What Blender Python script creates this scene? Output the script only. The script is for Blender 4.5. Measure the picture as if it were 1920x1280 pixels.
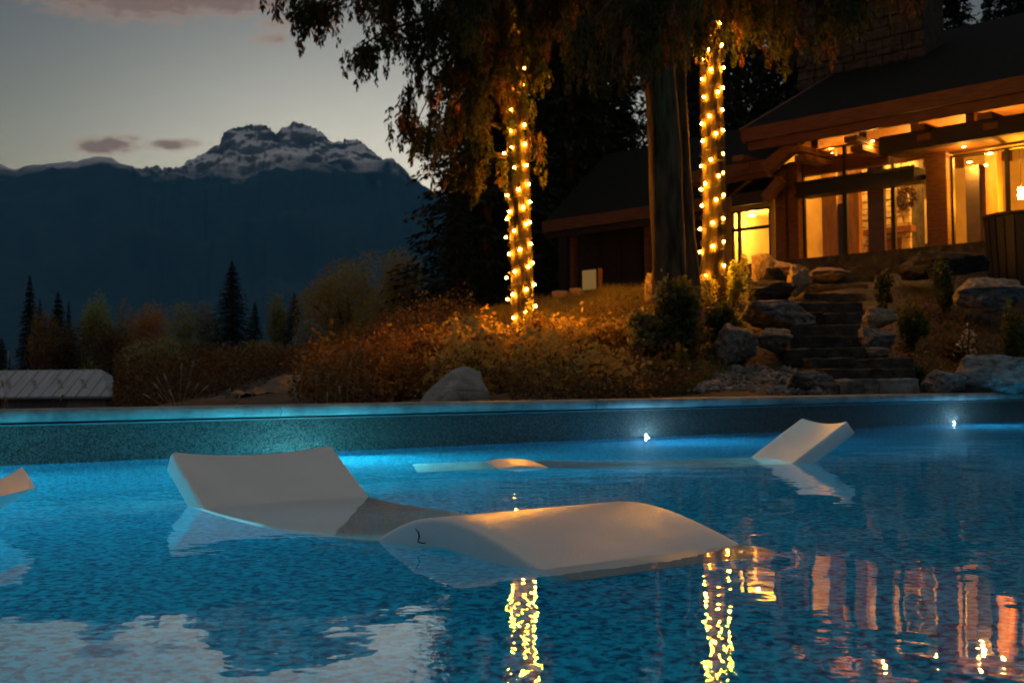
import bpy, bmesh, math, random
import numpy as np
from mathutils import Vector, Matrix, noise

for _o in list(bpy.data.objects):
    bpy.data.objects.remove(_o)
SC = bpy.context.scene
COL = SC.collection
rad = math.radians

# ------------------------------------------------------------------ camera
FPX, CAMZ = 2240.0, 0.42                     # focal length in pixels of a 1920 wide picture, lens height over water
PITCH, ROLL = math.atan(90.4 / FPX), -0.01
cd = bpy.data.cameras.new('camera')
cam = bpy.data.objects.new('camera', cd)
COL.objects.link(cam)
cam.location = (0, 0, CAMZ)
CR = Matrix.Rotation(math.pi / 2 + PITCH, 3, 'X') @ Matrix.Rotation(ROLL, 3, 'Z')
cam.rotation_euler = CR.to_euler()
cd.sensor_width = 36
cd.lens = FPX / 1920 * 36
cd.clip_start = 0.05
cd.clip_end = 30000
cd.dof.use_dof = True
cd.dof.focus_distance = 3.3
cd.dof.aperture_fstop = 7.5
SC.camera = cam

# ------------------------------------------------------------------ sky, sun, exposure
SUN_EL, SUN_AZ = rad(-3.0), rad(-5)
world = bpy.data.worlds.new('World')
SC.world = world
world.use_nodes = True
wn = world.node_tree
bg = wn.nodes['Background']
sky = wn.nodes.new('ShaderNodeTexSky')
sky.sky_type = 'NISHITA'
sky.sun_disc = False
sky.sun_elevation = SUN_EL
sky.sun_rotation = SUN_AZ
sky.altitude = 500
sky.air_density = 1.0
sky.dust_density = 1.0
sky.ozone_density = 1.2
bg.inputs[1].default_value = 0.15


def wnode(t, **k):
    n = wn.nodes.new(t)
    for a, b in k.items():
        setattr(n, a, b)
    return n


def wmath(op, a, b=None, c=None):
    n = wnode('ShaderNodeMath', operation=op)
    for i, v in enumerate((a, b, c)):
        if v is None:
            continue
        if hasattr(v, 'links'):
            wn.links.new(v, n.inputs[i])
        else:
            n.inputs[i].default_value = v
    return n.outputs[0]


# drifting evening clouds: soft ragged patches by compass direction and height
tc = wnode('ShaderNodeTexCoord')
sep = wnode('ShaderNodeSeparateXYZ')
wn.links.new(tc.outputs['Generated'], sep.inputs[0])
az = wmath('DIVIDE', sep.outputs[0], wmath('MAXIMUM', sep.outputs[1], 0.05))
el = wmath('DIVIDE', sep.outputs[2], wmath('MAXIMUM', sep.outputs[1], 0.05))
nz = wnode('ShaderNodeTexNoise')
nz.inputs['Scale'].default_value = 85
nz.inputs['Detail'].default_value = 6
nz.inputs['Roughness'].default_value = 0.62
mp = wnode('ShaderNodeMapping')
mp.inputs['Scale'].default_value = (1, 1, 2.4)
wn.links.new(tc.outputs['Generated'], mp.inputs[0])
wn.links.new(mp.outputs[0], nz.inputs['Vector'])
total = None
CLOUDS = [(-0.342, 0.2095, 0.030, 0.0085, 1.0), (-0.285, 0.2090, 0.026, 0.0060, 0.9),
          (-0.326, 0.2145, 0.026, 0.0045, 0.6),
          (-0.300, 0.337, 0.105, 0.024, 1.0), (-0.235, 0.330, 0.050, 0.014, 0.9), (-0.400, 0.345, 0.080, 0.014, 0.8),
          (-0.200, 0.298, 0.024, 0.008, 0.6), (-0.175, 0.312, 0.05, 0.014, 0.55), (-0.07, 0.182, 0.03, 0.008, 0.45),
          (0.45, 0.40, 0.3, 0.03, 0.8), (-0.9, 0.36, 0.3, 0.03, 0.8)]
for (a0, e0, ra, re, k) in CLOUDS:
    da = wmath('DIVIDE', wmath('SUBTRACT', az, a0), ra)
    de = wmath('DIVIDE', wmath('SUBTRACT', el, e0), re)
    r2 = wmath('ADD', wmath('MULTIPLY', da, da), wmath('MULTIPLY', de, de))
    g = wmath('MULTIPLY', wmath('EXPONENT', wmath('MULTIPLY', r2, -1.1)), k)
    total = g if total is None else wmath('MAXIMUM', total, g)
cov = wmath('MULTIPLY', wmath('SUBTRACT', wmath('ADD', total, wmath('MULTIPLY', nz.outputs[0], 1.15)), 0.82), 1.9)
cov = wmath('MINIMUM', wmath('MAXIMUM', cov, 0.0), 1.0)
cov = wmath('MULTIPLY', cov, wmath('MINIMUM', wmath('MULTIPLY', total, 3.0), 1.0))
cov = wmath('MULTIPLY', cov, wmath('GREATER_THAN', sep.outputs[1], 0.05))
cloud_col = wnode('ShaderNodeMix', data_type='RGBA', blend_type='MIX')
cloud_col.inputs[6].default_value = (0.40, 0.225, 0.14, 1)
cloud_col.inputs[7].default_value = (0.16, 0.104, 0.082, 1)
wn.links.new(cov, cloud_col.inputs[0])
gam = wnode('ShaderNodeGamma')
gam.inputs[1].default_value = 1.7
wn.links.new(sky.outputs[0], gam.inputs[0])
tint0 = wnode('ShaderNodeMix', data_type='RGBA', blend_type='MULTIPLY')
tint0.inputs[0].default_value = 1.0
tint0.inputs[7].default_value = (2.80, 2.14, 1.30, 1)
wn.links.new(gam.outputs[0], tint0.inputs[6])
# afterglow over the set sun, and the thin bright veil overhead
ga = wmath('DIVIDE', wmath('SUBTRACT', az, -0.085), 0.26)
ge = wmath('DIVIDE', wmath('SUBTRACT', el, 0.05), 0.19)
glo = wmath('EXPONENT', wmath('MULTIPLY', wmath('ADD', wmath('MULTIPLY', ga, ga), wmath('MULTIPLY', ge, ge)), -1.0))
glo = wmath('MULTIPLY', glo, wmath('GREATER_THAN', sep.outputs[1], 0.05))
veil = wnode('ShaderNodeMapRange', interpolation_type='SMOOTHSTEP')
veil.inputs[1].default_value = 0.22
veil.inputs[2].default_value = 0.85
wn.links.new(sep.outputs[2], veil.inputs[0])
add1 = wnode('ShaderNodeVectorMath', operation='MULTIPLY_ADD')
add1.inputs[1].default_value = (0.92, 0.84, 0.70)
wn.links.new(glo, add1.inputs[0])
wn.links.new(tint0.outputs[2], add1.inputs[2])
tint = wnode('ShaderNodeVectorMath', operation='MULTIPLY_ADD')
tint.inputs[1].default_value = (0.150, 0.145, 0.140)
wn.links.new(veil.outputs[0], tint.inputs[0])
wn.links.new(add1.outputs[0], tint.inputs[2])
cm = wnode('ShaderNodeMix', data_type='RGBA', blend_type='MIX')
wn.links.new(wmath('MULTIPLY', cov, 0.88), cm.inputs[0])
wn.links.new(tint.outputs[0], cm.inputs[6])
wn.links.new(cloud_col.outputs[2], cm.inputs[7])
wn.links.new(cm.outputs[2], bg.inputs[0])

sl = bpy.data.lights.new('sun', 'SUN')
sl.energy = 0.02
sl.angle = rad(0.5)
sl.color = (1.0, 0.72, 0.5)
so = bpy.data.objects.new('sun', sl)
COL.objects.link(so)
_sd = Vector((math.sin(SUN_AZ) * math.cos(SUN_EL), math.cos(SUN_AZ) * math.cos(SUN_EL), math.sin(SUN_EL)))
so.rotation_euler = _sd.to_track_quat('Z', 'Y').to_euler()
so.location = (0, 40, 60)

SC.view_settings.view_transform = 'Standard'
SC.view_settings.look = 'None'
SC.view_settings.gamma = 1
SC.view_settings.use_curve_mapping = False
SC.view_settings.exposure = 3.5
SC.cycles.use_denoising = True
SC.cycles.max_bounces = 8
SC.cycles.diffuse_bounces = 2
SC.cycles.glossy_bounces = 4
SC.cycles.transmission_bounces = 8
SC.cycles.transparent_max_bounces = 12
SC.cycles.volume_bounces = 0
SC.cycles.sample_clamp_indirect = 1.2
SC.cycles.blur_glossy = 0.4


# ------------------------------------------------------------------ geometry of the lens, used to place things at their real depth
def ray(px, py):
    return CR @ Vector(((px - 960) / FPX, (640 - py) / FPX, -1))


def at(px, py, Y):
    d = ray(px, py)
    return Vector((0, 0, CAMZ)) + d * (Y / d.y)


# ------------------------------------------------------------------ helpers
def tag(o, label=None, cat=None, group=None, kind=None):
    if label:
        o['label'] = label
    if cat:
        o['category'] = cat
    if group:
        o['group'] = group
    if kind:
        o['kind'] = kind
    return o


def empty(name, loc=(0, 0, 0), rz=0.0, parent=None):
    o = bpy.data.objects.new(name, None)
    COL.objects.link(o)
    o.location = loc
    o.rotation_euler = (0, 0, rz)
    o.empty_display_size = 0.1
    o.parent = parent
    return o


def link(name, me, mat=None, parent=None, smooth=False):
    if mat is not None:
        me.materials.append(mat)
    if smooth:
        me.polygons.foreach_set('use_smooth', [True] * len(me.polygons))
    o = bpy.data.objects.new(name, me)
    COL.objects.link(o)
    o.parent = parent
    return o


def mesh(name, V, F, mat=None, parent=None, smooth=False):
    me = bpy.data.meshes.new(name)
    me.from_pydata([tuple(v) for v in V], [], F)
    me.validate()
    me.update()
    return link(name, me, mat, parent, smooth)


def quadmesh(V, k=4):
    """V: (n*k,3) array, k corners for each face -> mesh data"""
    V = np.asarray(V, dtype=np.float32)
    n = len(V) // k
    me = bpy.data.meshes.new('m')
    me.vertices.add(len(V))
    me.vertices.foreach_set('co', V.ravel())
    me.loops.add(n * k)
    me.loops.foreach_set('vertex_index', np.arange(n * k, dtype=np.int32))
    me.polygons.add(n)
    me.polygons.foreach_set('loop_start', np.arange(0, n * k, k, dtype=np.int32))
    me.update(calc_edges=True)
    return me


def set_tint(me, t, k=4):
    """one tint number for each leaf, read by the leaf material"""
    a = me.attributes.new('tint', 'FLOAT', 'POINT')
    a.data.foreach_set('value', np.repeat(np.asarray(t, dtype=np.float32), k))


def bm_obj(name, bm, mat, parent=None, smooth=False):
    me = bpy.data.meshes.new(name)
    bm.to_mesh(me)
    bm.free()
    return link(name, me, mat, parent, smooth)


def copy_tree(o, parent=None):
    c = o.copy()
    COL.objects.link(c)
    c.parent = parent
    for ch in o.children:
        copy_tree(ch, c)
    return c


def tube_data(pts, rads, n=8, cap=True):
    V, F = [], []
    pts = [Vector(p) for p in pts]
    for i, p in enumerate(pts):
        d = (pts[min(i + 1, len(pts) - 1)] - pts[max(i - 1, 0)]).normalized()
        a = d.cross(Vector((0.13, 0.97, 0.2))).normalized()
        if a.length < 0.1:
            a = d.cross(Vector((1, 0, 0))).normalized()
        b = d.cross(a)
        for k in range(n):
            t = 2 * math.pi * k / n
            V.append(p + (a * math.cos(t) + b * math.sin(t)) * rads[i])
    for i in range(len(pts) - 1):
        for k in range(n):
            F.append((i * n + k, i * n + (k + 1) % n, (i + 1) * n + (k + 1) % n, (i + 1) * n + k))
    if cap:
        F.append(tuple(range(n - 1, -1, -1)))
        F.append(tuple(range((len(pts) - 1) * n, len(pts) * n)))
    return V, F


def join(parts):
    V, F = [], []
    for v, f in parts:
        o = len(V)
        V += list(v)
        F += [tuple(i + o for i in q) for q in f]
    return V, F


def lathe(prof, n=24):
    V, F = [], []
    for r, z in prof:
        for k in range(n):
            t = 2 * math.pi * k / n
            V.append((r * math.cos(t), r * math.sin(t), z))
    for i in range(len(prof) - 1):
        for k in range(n):
            F.append((i * n + k, i * n + (k + 1) % n, (i + 1) * n + (k + 1) % n, (i + 1) * n + k))
    return V, F


# ------------------------------------------------------------------ materials (all node based)
MATS = {}


def nmat(name):
    m = bpy.data.materials.new(name)
    m.use_nodes = True
    MATS[name] = m
    nt = m.node_tree
    return m, nt, nt.nodes['Principled BSDF'], nt.nodes['Material Output']


def surf(name, c1, c2, rough=0.7, scale=6.0, detail=5, bump=0.0, bscale=None, spec=0.4, metal=0.0,
         stretch=(1, 1, 1), voronoi=False, lo=0.35, hi=0.65, coat=0.0):
    m, nt, p, out = nmat(name)
    t = nt.nodes.new('ShaderNodeTexCoord')
    mp = nt.nodes.new('ShaderNodeMapping')
    mp.inputs['Scale'].default_value = stretch
    nt.links.new(t.outputs['Object'], mp.inputs[0])
    n = nt.nodes.new('ShaderNodeTexNoise')
    n.inputs['Scale'].default_value = scale
    n.inputs['Detail'].default_value = detail
    n.inputs['Roughness'].default_value = 0.6
    nt.links.new(mp.outputs[0], n.inputs['Vector'])
    r = nt.nodes.new('ShaderNodeValToRGB')
    r.color_ramp.elements[0].position = lo
    r.color_ramp.elements[1].position = hi
    r.color_ramp.elements[0].color = (*c1, 1)
    r.color_ramp.elements[1].color = (*c2, 1)
    nt.links.new(n.outputs[0], r.inputs[0])
    nt.links.new(r.outputs[0], p.inputs['Base Color'])
    p.inputs['Roughness'].default_value = rough
    p.inputs['Specular IOR Level'].default_value = spec
    p.inputs['Metallic'].default_value = metal
    p.inputs['Coat Weight'].default_value = coat
    if bump:
        b = nt.nodes.new('ShaderNodeBump')
        b.inputs['Strength'].default_value = 1.0
        b.inputs['Distance'].default_value = bump
        if voronoi:
            n2 = nt.nodes.new('ShaderNodeTexVoronoi')
        else:
            n2 = nt.nodes.new('ShaderNodeTexNoise')
            n2.inputs['Detail'].default_value = 6
        n2.inputs['Scale'].default_value = bscale or scale * 2
        nt.links.new(mp.outputs[0], n2.inputs['Vector'])
        nt.links.new(n2.outputs[0], b.inputs['Height'])
        nt.links.new(b.outputs[0], p.inputs['Normal'])
    return m


def leafmat(name, cols, rough=0.6, trans=0.35):
    """leaf colour by each leaf's own random number, with some light passing through"""
    m, nt, p, out = nmat(name)
    a = nt.nodes.new('ShaderNodeAttribute')
    a.attribute_name = 'tint'
    r = nt.nodes.new('ShaderNodeValToRGB')
    cr = r.color_ramp
    while len(cr.elements) < len(cols):
        cr.elements.new(0.5)
    for i, c in enumerate(cols):
        cr.elements[i].position = i / (len(cols) - 1)
        cr.elements[i].color = (*c, 1)
    nt.links.new(a.outputs['Fac'], r.inputs[0])
    nt.links.new(r.outputs[0], p.inputs['Base Color'])
    p.inputs['Roughness'].default_value = rough
    p.inputs['Specular IOR Level'].default_value = 0.25
    tl = nt.nodes.new('ShaderNodeBsdfTranslucent')
    nt.links.new(r.outputs[0], tl.inputs[0])
    mx = nt.nodes.new('ShaderNodeMixShader')
    mx.inputs[0].default_value = trans
    nt.links.new(p.outputs[0], mx.inputs[1])
    nt.links.new(tl.outputs[0], mx.inputs[2])
    nt.links.new(mx.outputs[0], out.inputs[0])
    return m


def glow(name, col, strength, base=0.8):
    m, nt, p, out = nmat(name)
    p.inputs['Base Color'].default_value = (base, base * .8, base * .5, 1)
    p.inputs['Specular IOR Level'].default_value = 0.0
    p.inputs['Emission Color'].default_value = (*col, 1)
    p.inputs['Emission Strength'].default_value = strength
    return m


AMBER = (1.0, 0.35, 0.014)
M_bulb = glow("lamp_filament_glow", AMBER, 100.0)
M_ceil_lamp = glow('ceiling_lamp_glow', (1.0, 0.62, 0.2), 7.0)
M_led = glow('led_glow', (0.62, 0.74, 1.0), 9.0)
M_poolglow = glow('pool_lamp_glow', (0.16, 0.84, 1.0), 300.0)
M_poolspot = glow('pool_spot_glow', (0.26, 0.66, 1.0), 900.0)
M_bark = surf('bark', (0.02, 0.014, 0.009), (0.085, 0.056, 0.032), 0.9, 9, bump=0.05, bscale=16, stretch=(1, 1, 0.18), spec=0.15)
M_darkbark = surf('dark_bark', (0.035, 0.021, 0.010), (0.17, 0.10, 0.05), 0.9, 9, bump=0.05, bscale=14, stretch=(1, 1, 0.18), spec=0.15)
M_timber = surf('timber', (0.11, 0.043, 0.014), (0.20, 0.085, 0.03), 0.6, 5, bump=0.004, bscale=30, stretch=(1, 1, 6), spec=0.3)
M_timberh = surf('timber_beam', (0.075, 0.028, 0.009), (0.14, 0.056, 0.019), 0.6, 5, bump=0.004, bscale=20, stretch=(0.6, 0.6, 6), spec=0.3)
M_darkwood = surf('stained_siding', (0.016, 0.009, 0.005), (0.035, 0.019, 0.01), 0.7, 4, bump=0.006, bscale=14, stretch=(1, 1, 4))
M_roof = surf('roof_shingle', (0.004, 0.004, 0.0033), (0.011, 0.0105, 0.009), 0.9, 9, bump=0.02, bscale=22, spec=0.08)
M_frame = surf('black_window_frame', (0.012, 0.011, 0.010), (0.02, 0.018, 0.016), 0.5, 8, spec=0.4)
M_plaster = surf('cream_plaster', (0.50, 0.38, 0.18), (0.60, 0.47, 0.25), 0.8, 2.5)
M_wallpanel = surf('interior_wood', (0.20, 0.10, 0.035), (0.32, 0.17, 0.065), 0.6, 5, stretch=(2, 2, 0.4))
M_stone = surf('fireplace_stone', (0.32, 0.25, 0.16), (0.55, 0.46, 0.32), 0.85, 6, bump=0.02, bscale=14)
M_chim = surf('chimney_stone', (0.022, 0.019, 0.014), (0.075, 0.064, 0.05), 0.9, 7, bump=0.02, bscale=18)
M_rock = surf('granite', (0.05, 0.047, 0.04), (0.31, 0.29, 0.255), 0.9, 4.5, bump=0.035, bscale=11, spec=0.2, lo=0.3, hi=0.7)
M_rockdark = surf('dark_stone', (0.022, 0.02, 0.017), (0.075, 0.068, 0.058), 0.9, 5, bump=0.03, bscale=12, spec=0.2)
M_coping = surf('concrete_coping', (0.13, 0.125, 0.115), (0.31, 0.30, 0.275), 0.6, 4.5, bump=0.003, bscale=40, spec=0.35)
M_trim = surf('metal_trim', (0.30, 0.32, 0.32), (0.42, 0.44, 0.44), 0.35, 8, metal=0.7)
M_gap = surf('dark_gap', (0.02, 0.02, 0.02), (0.035, 0.035, 0.033), 0.9, 10)
M_lounger = surf('moulded_plastic', (0.70, 0.68, 0.655), (0.76, 0.745, 0.72), 0.36, 3.0, bump=0.0012, bscale=140, spec=0.4)
nt = M_lounger.node_tree
_n = nt.nodes.new('ShaderNodeTexNoise')
_n.inputs['Scale'].default_value = 5.0
_n.inputs['Detail'].default_value = 7
_r = nt.nodes.new('ShaderNodeMapRange')
_r.inputs[1].default_value, _r.inputs[2].default_value, _r.inputs[3].default_value, _r.inputs[4].default_value = 0.35, 0.65, 0.30, 0.44
nt.links.new(nt.nodes['Texture Coordinate'].outputs['Object'], _n.inputs['Vector'])
nt.links.new(_n.outputs[0], _r.inputs[0])
nt.links.new(_r.outputs[0], nt.nodes['Principled BSDF'].inputs['Roughness'])
M_twig = surf('twig', (0.02, 0.014, 0.01), (0.04, 0.03, 0.02), 0.8, 20)
M_barnroof = surf('metal_roof', (0.25, 0.265, 0.285), (0.38, 0.395, 0.42), 0.6, 1.2, bump=0.01, bscale=3, stretch=(6, 0.3, 0.3))
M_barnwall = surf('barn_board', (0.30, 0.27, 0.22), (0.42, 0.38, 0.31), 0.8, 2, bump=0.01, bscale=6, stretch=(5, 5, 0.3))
M_barndark = surf('barn_bay_shade', (0.10, 0.105, 0.11), (0.16, 0.165, 0.17), 0.8, 2, bump=0.01, bscale=6, stretch=(5, 5, 0.3))
M_rust = surf('rusty_skylight', (0.15, 0.145, 0.12), (0.24, 0.23, 0.2), 0.8, 3)
M_tub = surf('tub_shell', (0.008, 0.007, 0.006), (0.016, 0.014, 0.011), 0.6, 6)

L_cedar = leafmat('cedar_foliage', [(0.018, 0.026, 0.010), (0.045, 0.058, 0.016), (0.075, 0.075, 0.02), (0.16, 0.055, 0.02)])
L_spruce = leafmat('spruce_foliage', [(0.008, 0.012, 0.008), (0.016, 0.022, 0.013), (0.026, 0.034, 0.018)], trans=0.15)
L_yellow = leafmat('yellowing_leaves', [(0.1, 0.09, 0.03), (0.2, 0.15, 0.04), (0.28, 0.19, 0.05)])
L_olive = leafmat('olive_leaves', [(0.18, 0.18, 0.07), (0.32, 0.30, 0.12), (0.42, 0.38, 0.16)], trans=0.5)
L_orange = leafmat('orange_leaves', [(0.34, 0.14, 0.02), (0.55, 0.24, 0.03), (0.68, 0.33, 0.05)], trans=0.5)
L_gold = leafmat('golden_brown_leaves', [(0.28, 0.18, 0.045), (0.48, 0.32, 0.075), (0.62, 0.43, 0.11)], trans=0.45)
L_lime = leafmat('yellow_green_leaves', [(0.22, 0.25, 0.045), (0.38, 0.40, 0.08), (0.5, 0.5, 0.11)], trans=0.5)
L_pale = leafmat('pale_grey_leaves', [(0.18, 0.19, 0.15), (0.28, 0.28, 0.22), (0.36, 0.36, 0.28)])
L_rustbush = leafmat('rust_shrub_leaves', [(0.09, 0.042, 0.013), (0.20, 0.09, 0.022), (0.33, 0.155, 0.035), (0.32, 0.22, 0.05)])
L_green = leafmat('green_shrub_leaves', [(0.05, 0.062, 0.018), (0.10, 0.115, 0.028), (0.17, 0.165, 0.04)], trans=0.5)
L_brown = leafmat('brown_undergrowth', [(0.045, 0.028, 0.012), (0.10, 0.058, 0.021), (0.19, 0.105, 0.03), (0.14, 0.12, 0.035)])
L_grass = leafmat('dry_grass', [(0.07, 0.065, 0.02), (0.15, 0.12, 0.03), (0.22, 0.17, 0.05)])
L_greengrass = leafmat('green_grass', [(0.03, 0.045, 0.012), (0.06, 0.08, 0.02), (0.10, 0.11, 0.035)])
L_straw = leafmat('straw', [(0.22, 0.17, 0.10), (0.38, 0.31, 0.19)])
L_flower = leafmat('pale_petals', [(0.45, 0.40, 0.26), (0.62, 0.56, 0.38)])
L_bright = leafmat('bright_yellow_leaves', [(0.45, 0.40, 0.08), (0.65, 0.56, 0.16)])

# window glass: clear with mirror reflections that grow at a slant
M_glass, nt, p, out = nmat('window_glass')
nt.nodes.remove(p)
fr = nt.nodes.new('ShaderNodeFresnel')
fr.inputs[0].default_value = 1.5
tr = nt.nodes.new('ShaderNodeBsdfTransparent')
gl = nt.nodes.new('ShaderNodeBsdfGlossy')
gl.inputs['Roughness'].default_value = 0.0
mx = nt.nodes.new('ShaderNodeMixShader')
mm = nt.nodes.new('ShaderNodeMath')
mm.operation = 'MULTIPLY'
mm.inputs[1].default_value = 1.8
nt.links.new(fr.outputs[0], mm.inputs[0])
nt.links.new(mm.outputs[0], mx.inputs[0])
nt.links.new(tr.outputs[0], mx.inputs[1])
nt.links.new(gl.outputs[0], mx.inputs[2])
nt.links.new(mx.outputs[0], out.inputs[0])

# pool water: refracting sheet with small slow ripples, calmer in patches
M_water, nt, p, out = nmat('pool_water')
nt.nodes.remove(p)
g = nt.nodes.new('ShaderNodeBsdfGlass')
g.inputs['IOR'].default_value = 1.45
g.inputs['Roughness'].default_value = 0.0
g.inputs['Color'].default_value = (0.97, 0.99, 1.0, 1)
t = nt.nodes.new('ShaderNodeTexCoord')


def wnoise(scale, detail, st=(1, 1, 1)):
    mpn = nt.nodes.new('ShaderNodeMapping')
    mpn.inputs['Scale'].default_value = st
    nt.links.new(t.outputs['Object'], mpn.inputs[0])
    n = nt.nodes.new('ShaderNodeTexNoise')
    n.inputs['Scale'].default_value = scale
    n.inputs['Detail'].default_value = detail
    nt.links.new(mpn.outputs[0], n.inputs['Vector'])
    return n.outputs[0]


def nmath(nt, op, a, b):
    n = nt.nodes.new('ShaderNodeMath')
    n.operation = op
    for i, v in enumerate((a, b)):
        if hasattr(v, 'links'):
            nt.links.new(v, n.inputs[i])
        else:
            n.inputs[i].default_value = v
    return n.outputs[0]


big = wnoise(2.2, 1)
mid = wnoise(9.0, 2)
fine = wnoise(30.0, 2)
patch = wnoise(0.8, 2)
pr = nt.nodes.new('ShaderNodeMapRange')
pr.inputs[1].default_value = 0.42
pr.inputs[2].default_value = 0.62
pr.inputs[3].default_value = 0.16
pr.inputs[4].default_value = 1.0
nt.links.new(patch, pr.inputs[0])
hgt = nmath(nt, 'ADD', nmath(nt, 'MULTIPLY', big, 0.0034),
            nmath(nt, 'MULTIPLY', pr.outputs[0], nmath(nt, 'ADD', nmath(nt, 'MULTIPLY', mid, 0.0019),
                                                       nmath(nt, 'MULTIPLY', fine, 0.00020))))
b = nt.nodes.new('ShaderNodeBump')
b.inputs['Strength'].default_value = 1.0
b.inputs['Distance'].default_value = 1.0
nt.links.new(hgt, b.inputs['Height'])
nt.links.new(b.outputs[0], g.inputs['Normal'])
nt.links.new(g.outputs[0], out.inputs[0])

# pool plaster: mottled blue pebble finish
M_poolfloor, nt, p, out = nmat('blue_pebble_plaster')
t = nt.nodes.new('ShaderNodeTexCoord')
v1 = nt.nodes.new('ShaderNodeTexVoronoi')
v1.inputs['Scale'].default_value = 60
nt.links.new(t.outputs['Object'], v1.inputs['Vector'])
n1 = nt.nodes.new('ShaderNodeTexNoise')
n1.inputs['Scale'].default_value = 38
n1.inputs['Detail'].default_value = 6
nt.links.new(t.outputs['Object'], n1.inputs['Vector'])
sx = nt.nodes.new('ShaderNodeSeparateColor')
nt.links.new(v1.outputs['Color'], sx.inputs[0])
mixv = nmath(nt, 'ADD', nmath(nt, 'MULTIPLY', sx.outputs[0], 0.28), nmath(nt, 'MULTIPLY', n1.outputs[0], 0.92))
r = nt.nodes.new('ShaderNodeValToRGB')
r.color_ramp.elements[0].position = 0.44
r.color_ramp.elements[1].position = 0.72
r.color_ramp.elements[0].color = (0.001, 0.10, 0.23, 1)
r.color_ramp.elements[1].color = (0.002, 0.55, 0.78, 1)
nt.links.new(mixv, r.inputs[0])
nt.links.new(r.outputs[0], p.inputs['Base Color'])
p.inputs['Roughness'].default_value = 0.8

# pool wall above the water: exposed pebbles
M_pebble, nt, p, out = nmat('pebble_finish')
t = nt.nodes.new('ShaderNodeTexCoord')
v1 = nt.nodes.new('ShaderNodeTexVoronoi')
v1.inputs['Scale'].default_value = 105
nt.links.new(t.outputs['Object'], v1.inputs['Vector'])
sx = nt.nodes.new('ShaderNodeSeparateColor')
nt.links.new(v1.outputs['Color'], sx.inputs[0])
r = nt.nodes.new('ShaderNodeValToRGB')
r.color_ramp.elements[0].color = (0.010, 0.008, 0.006, 1)
r.color_ramp.elements[1].color = (0.125, 0.098, 0.074, 1)
nt.links.new(sx.outputs[0], r.inputs[0])
nt.links.new(r.outputs[0], p.inputs['Base Color'])
p.inputs['Roughness'].default_value = 0.6
b = nt.nodes.new('ShaderNodeBump')
b.inputs['Distance'].default_value = 0.006
b.invert = True
nt.links.new(v1.outputs['Distance'], b.inputs['Height'])
nt.links.new(b.outputs[0], p.inputs['Normal'])

# mountain: forest below, rock and fresh snow above the tree line
M_mount, nt, p, out = nmat('mountain_forest_rock_snow')
geo = nt.nodes.new('ShaderNodeNewGeometry')
sp = nt.nodes.new('ShaderNodeSeparateXYZ')
nt.links.new(geo.outputs['Position'], sp.inputs[0])
sn = nt.nodes.new('ShaderNodeSeparateXYZ')
nt.links.new(geo.outputs['Normal'], sn.inputs[0])


def mnoise(scale, detail, st=(1, 1, 1)):
    mpn = nt.nodes.new('ShaderNodeMapping')
    mpn.inputs['Scale'].default_value = st
    nt.links.new(geo.outputs['Position'], mpn.inputs[0])
    n = nt.nodes.new('ShaderNodeTexNoise')
    n.inputs['Scale'].default_value = scale
    n.inputs['Detail'].default_value = detail
    n.inputs['Roughness'].default_value = 0.65
    nt.links.new(mpn.outputs[0], n.inputs['Vector'])
    return n.outputs[0]


def mramp(src, lo, hi):
    r = nt.nodes.new('ShaderNodeMapRange')
    r.inputs[1].default_value = lo
    r.inputs[2].default_value = hi
    nt.links.new(src, r.inputs[0])
    return r.outputs[0]


def mixc(f, a, b_):
    m_ = nt.nodes.new('ShaderNodeMix')
    m_.data_type = 'RGBA'
    nt.links.new(f, m_.inputs[0])
    for i, c in ((6, a), (7, b_)):
        if hasattr(c, 'links'):
            nt.links.new(c, m_.inputs[i])
        else:
            m_.inputs[i].default_value = (*c, 1)
    return m_.outputs[2]


n_a = mnoise(0.006, 8)
n_b = mnoise(0.022, 8, (1, 1, 2.2))
forest = mixc(n_b, (0.006, 0.022, 0.03), (0.05, 0.088, 0.092))  # bluish haze tone and gully shading mixed into the forest colour
alt = nmath(nt, 'ADD', sp.outputs[2], nmath(nt, 'MULTIPLY', nmath(nt, 'SUBTRACT', n_a, 0.5), 330.0))
rockmix = mramp(alt, 820, 920)
strat = mnoise(0.012, 6, (0.5, 0.5, 2.4))
rock = mixc(strat, (0.11, 0.10, 0.092), (0.40, 0.37, 0.345))
base = mixc(rockmix, forest, rock)
flat = nmath(nt, 'ADD', mramp(sn.outputs[2], 0.45, 0.85), nmath(nt, 'MULTIPLY', nmath(nt, 'SUBTRACT', strat, 0.5), 2.0))
snow_f = nmath(nt, 'MULTIPLY', mramp(alt, 815, 960), mramp(nmath(nt, 'ADD', flat, nmath(nt, 'MULTIPLY', n_b, 0.35)), 0.40, 0.95))
col = mixc(snow_f, base, (0.93, 0.91, 0.89))
nt.links.new(col, p.inputs['Base Color'])
p.inputs['Roughness'].default_value = 0.95
p.inputs['Specular IOR Level'].default_value = 0.05

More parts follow.
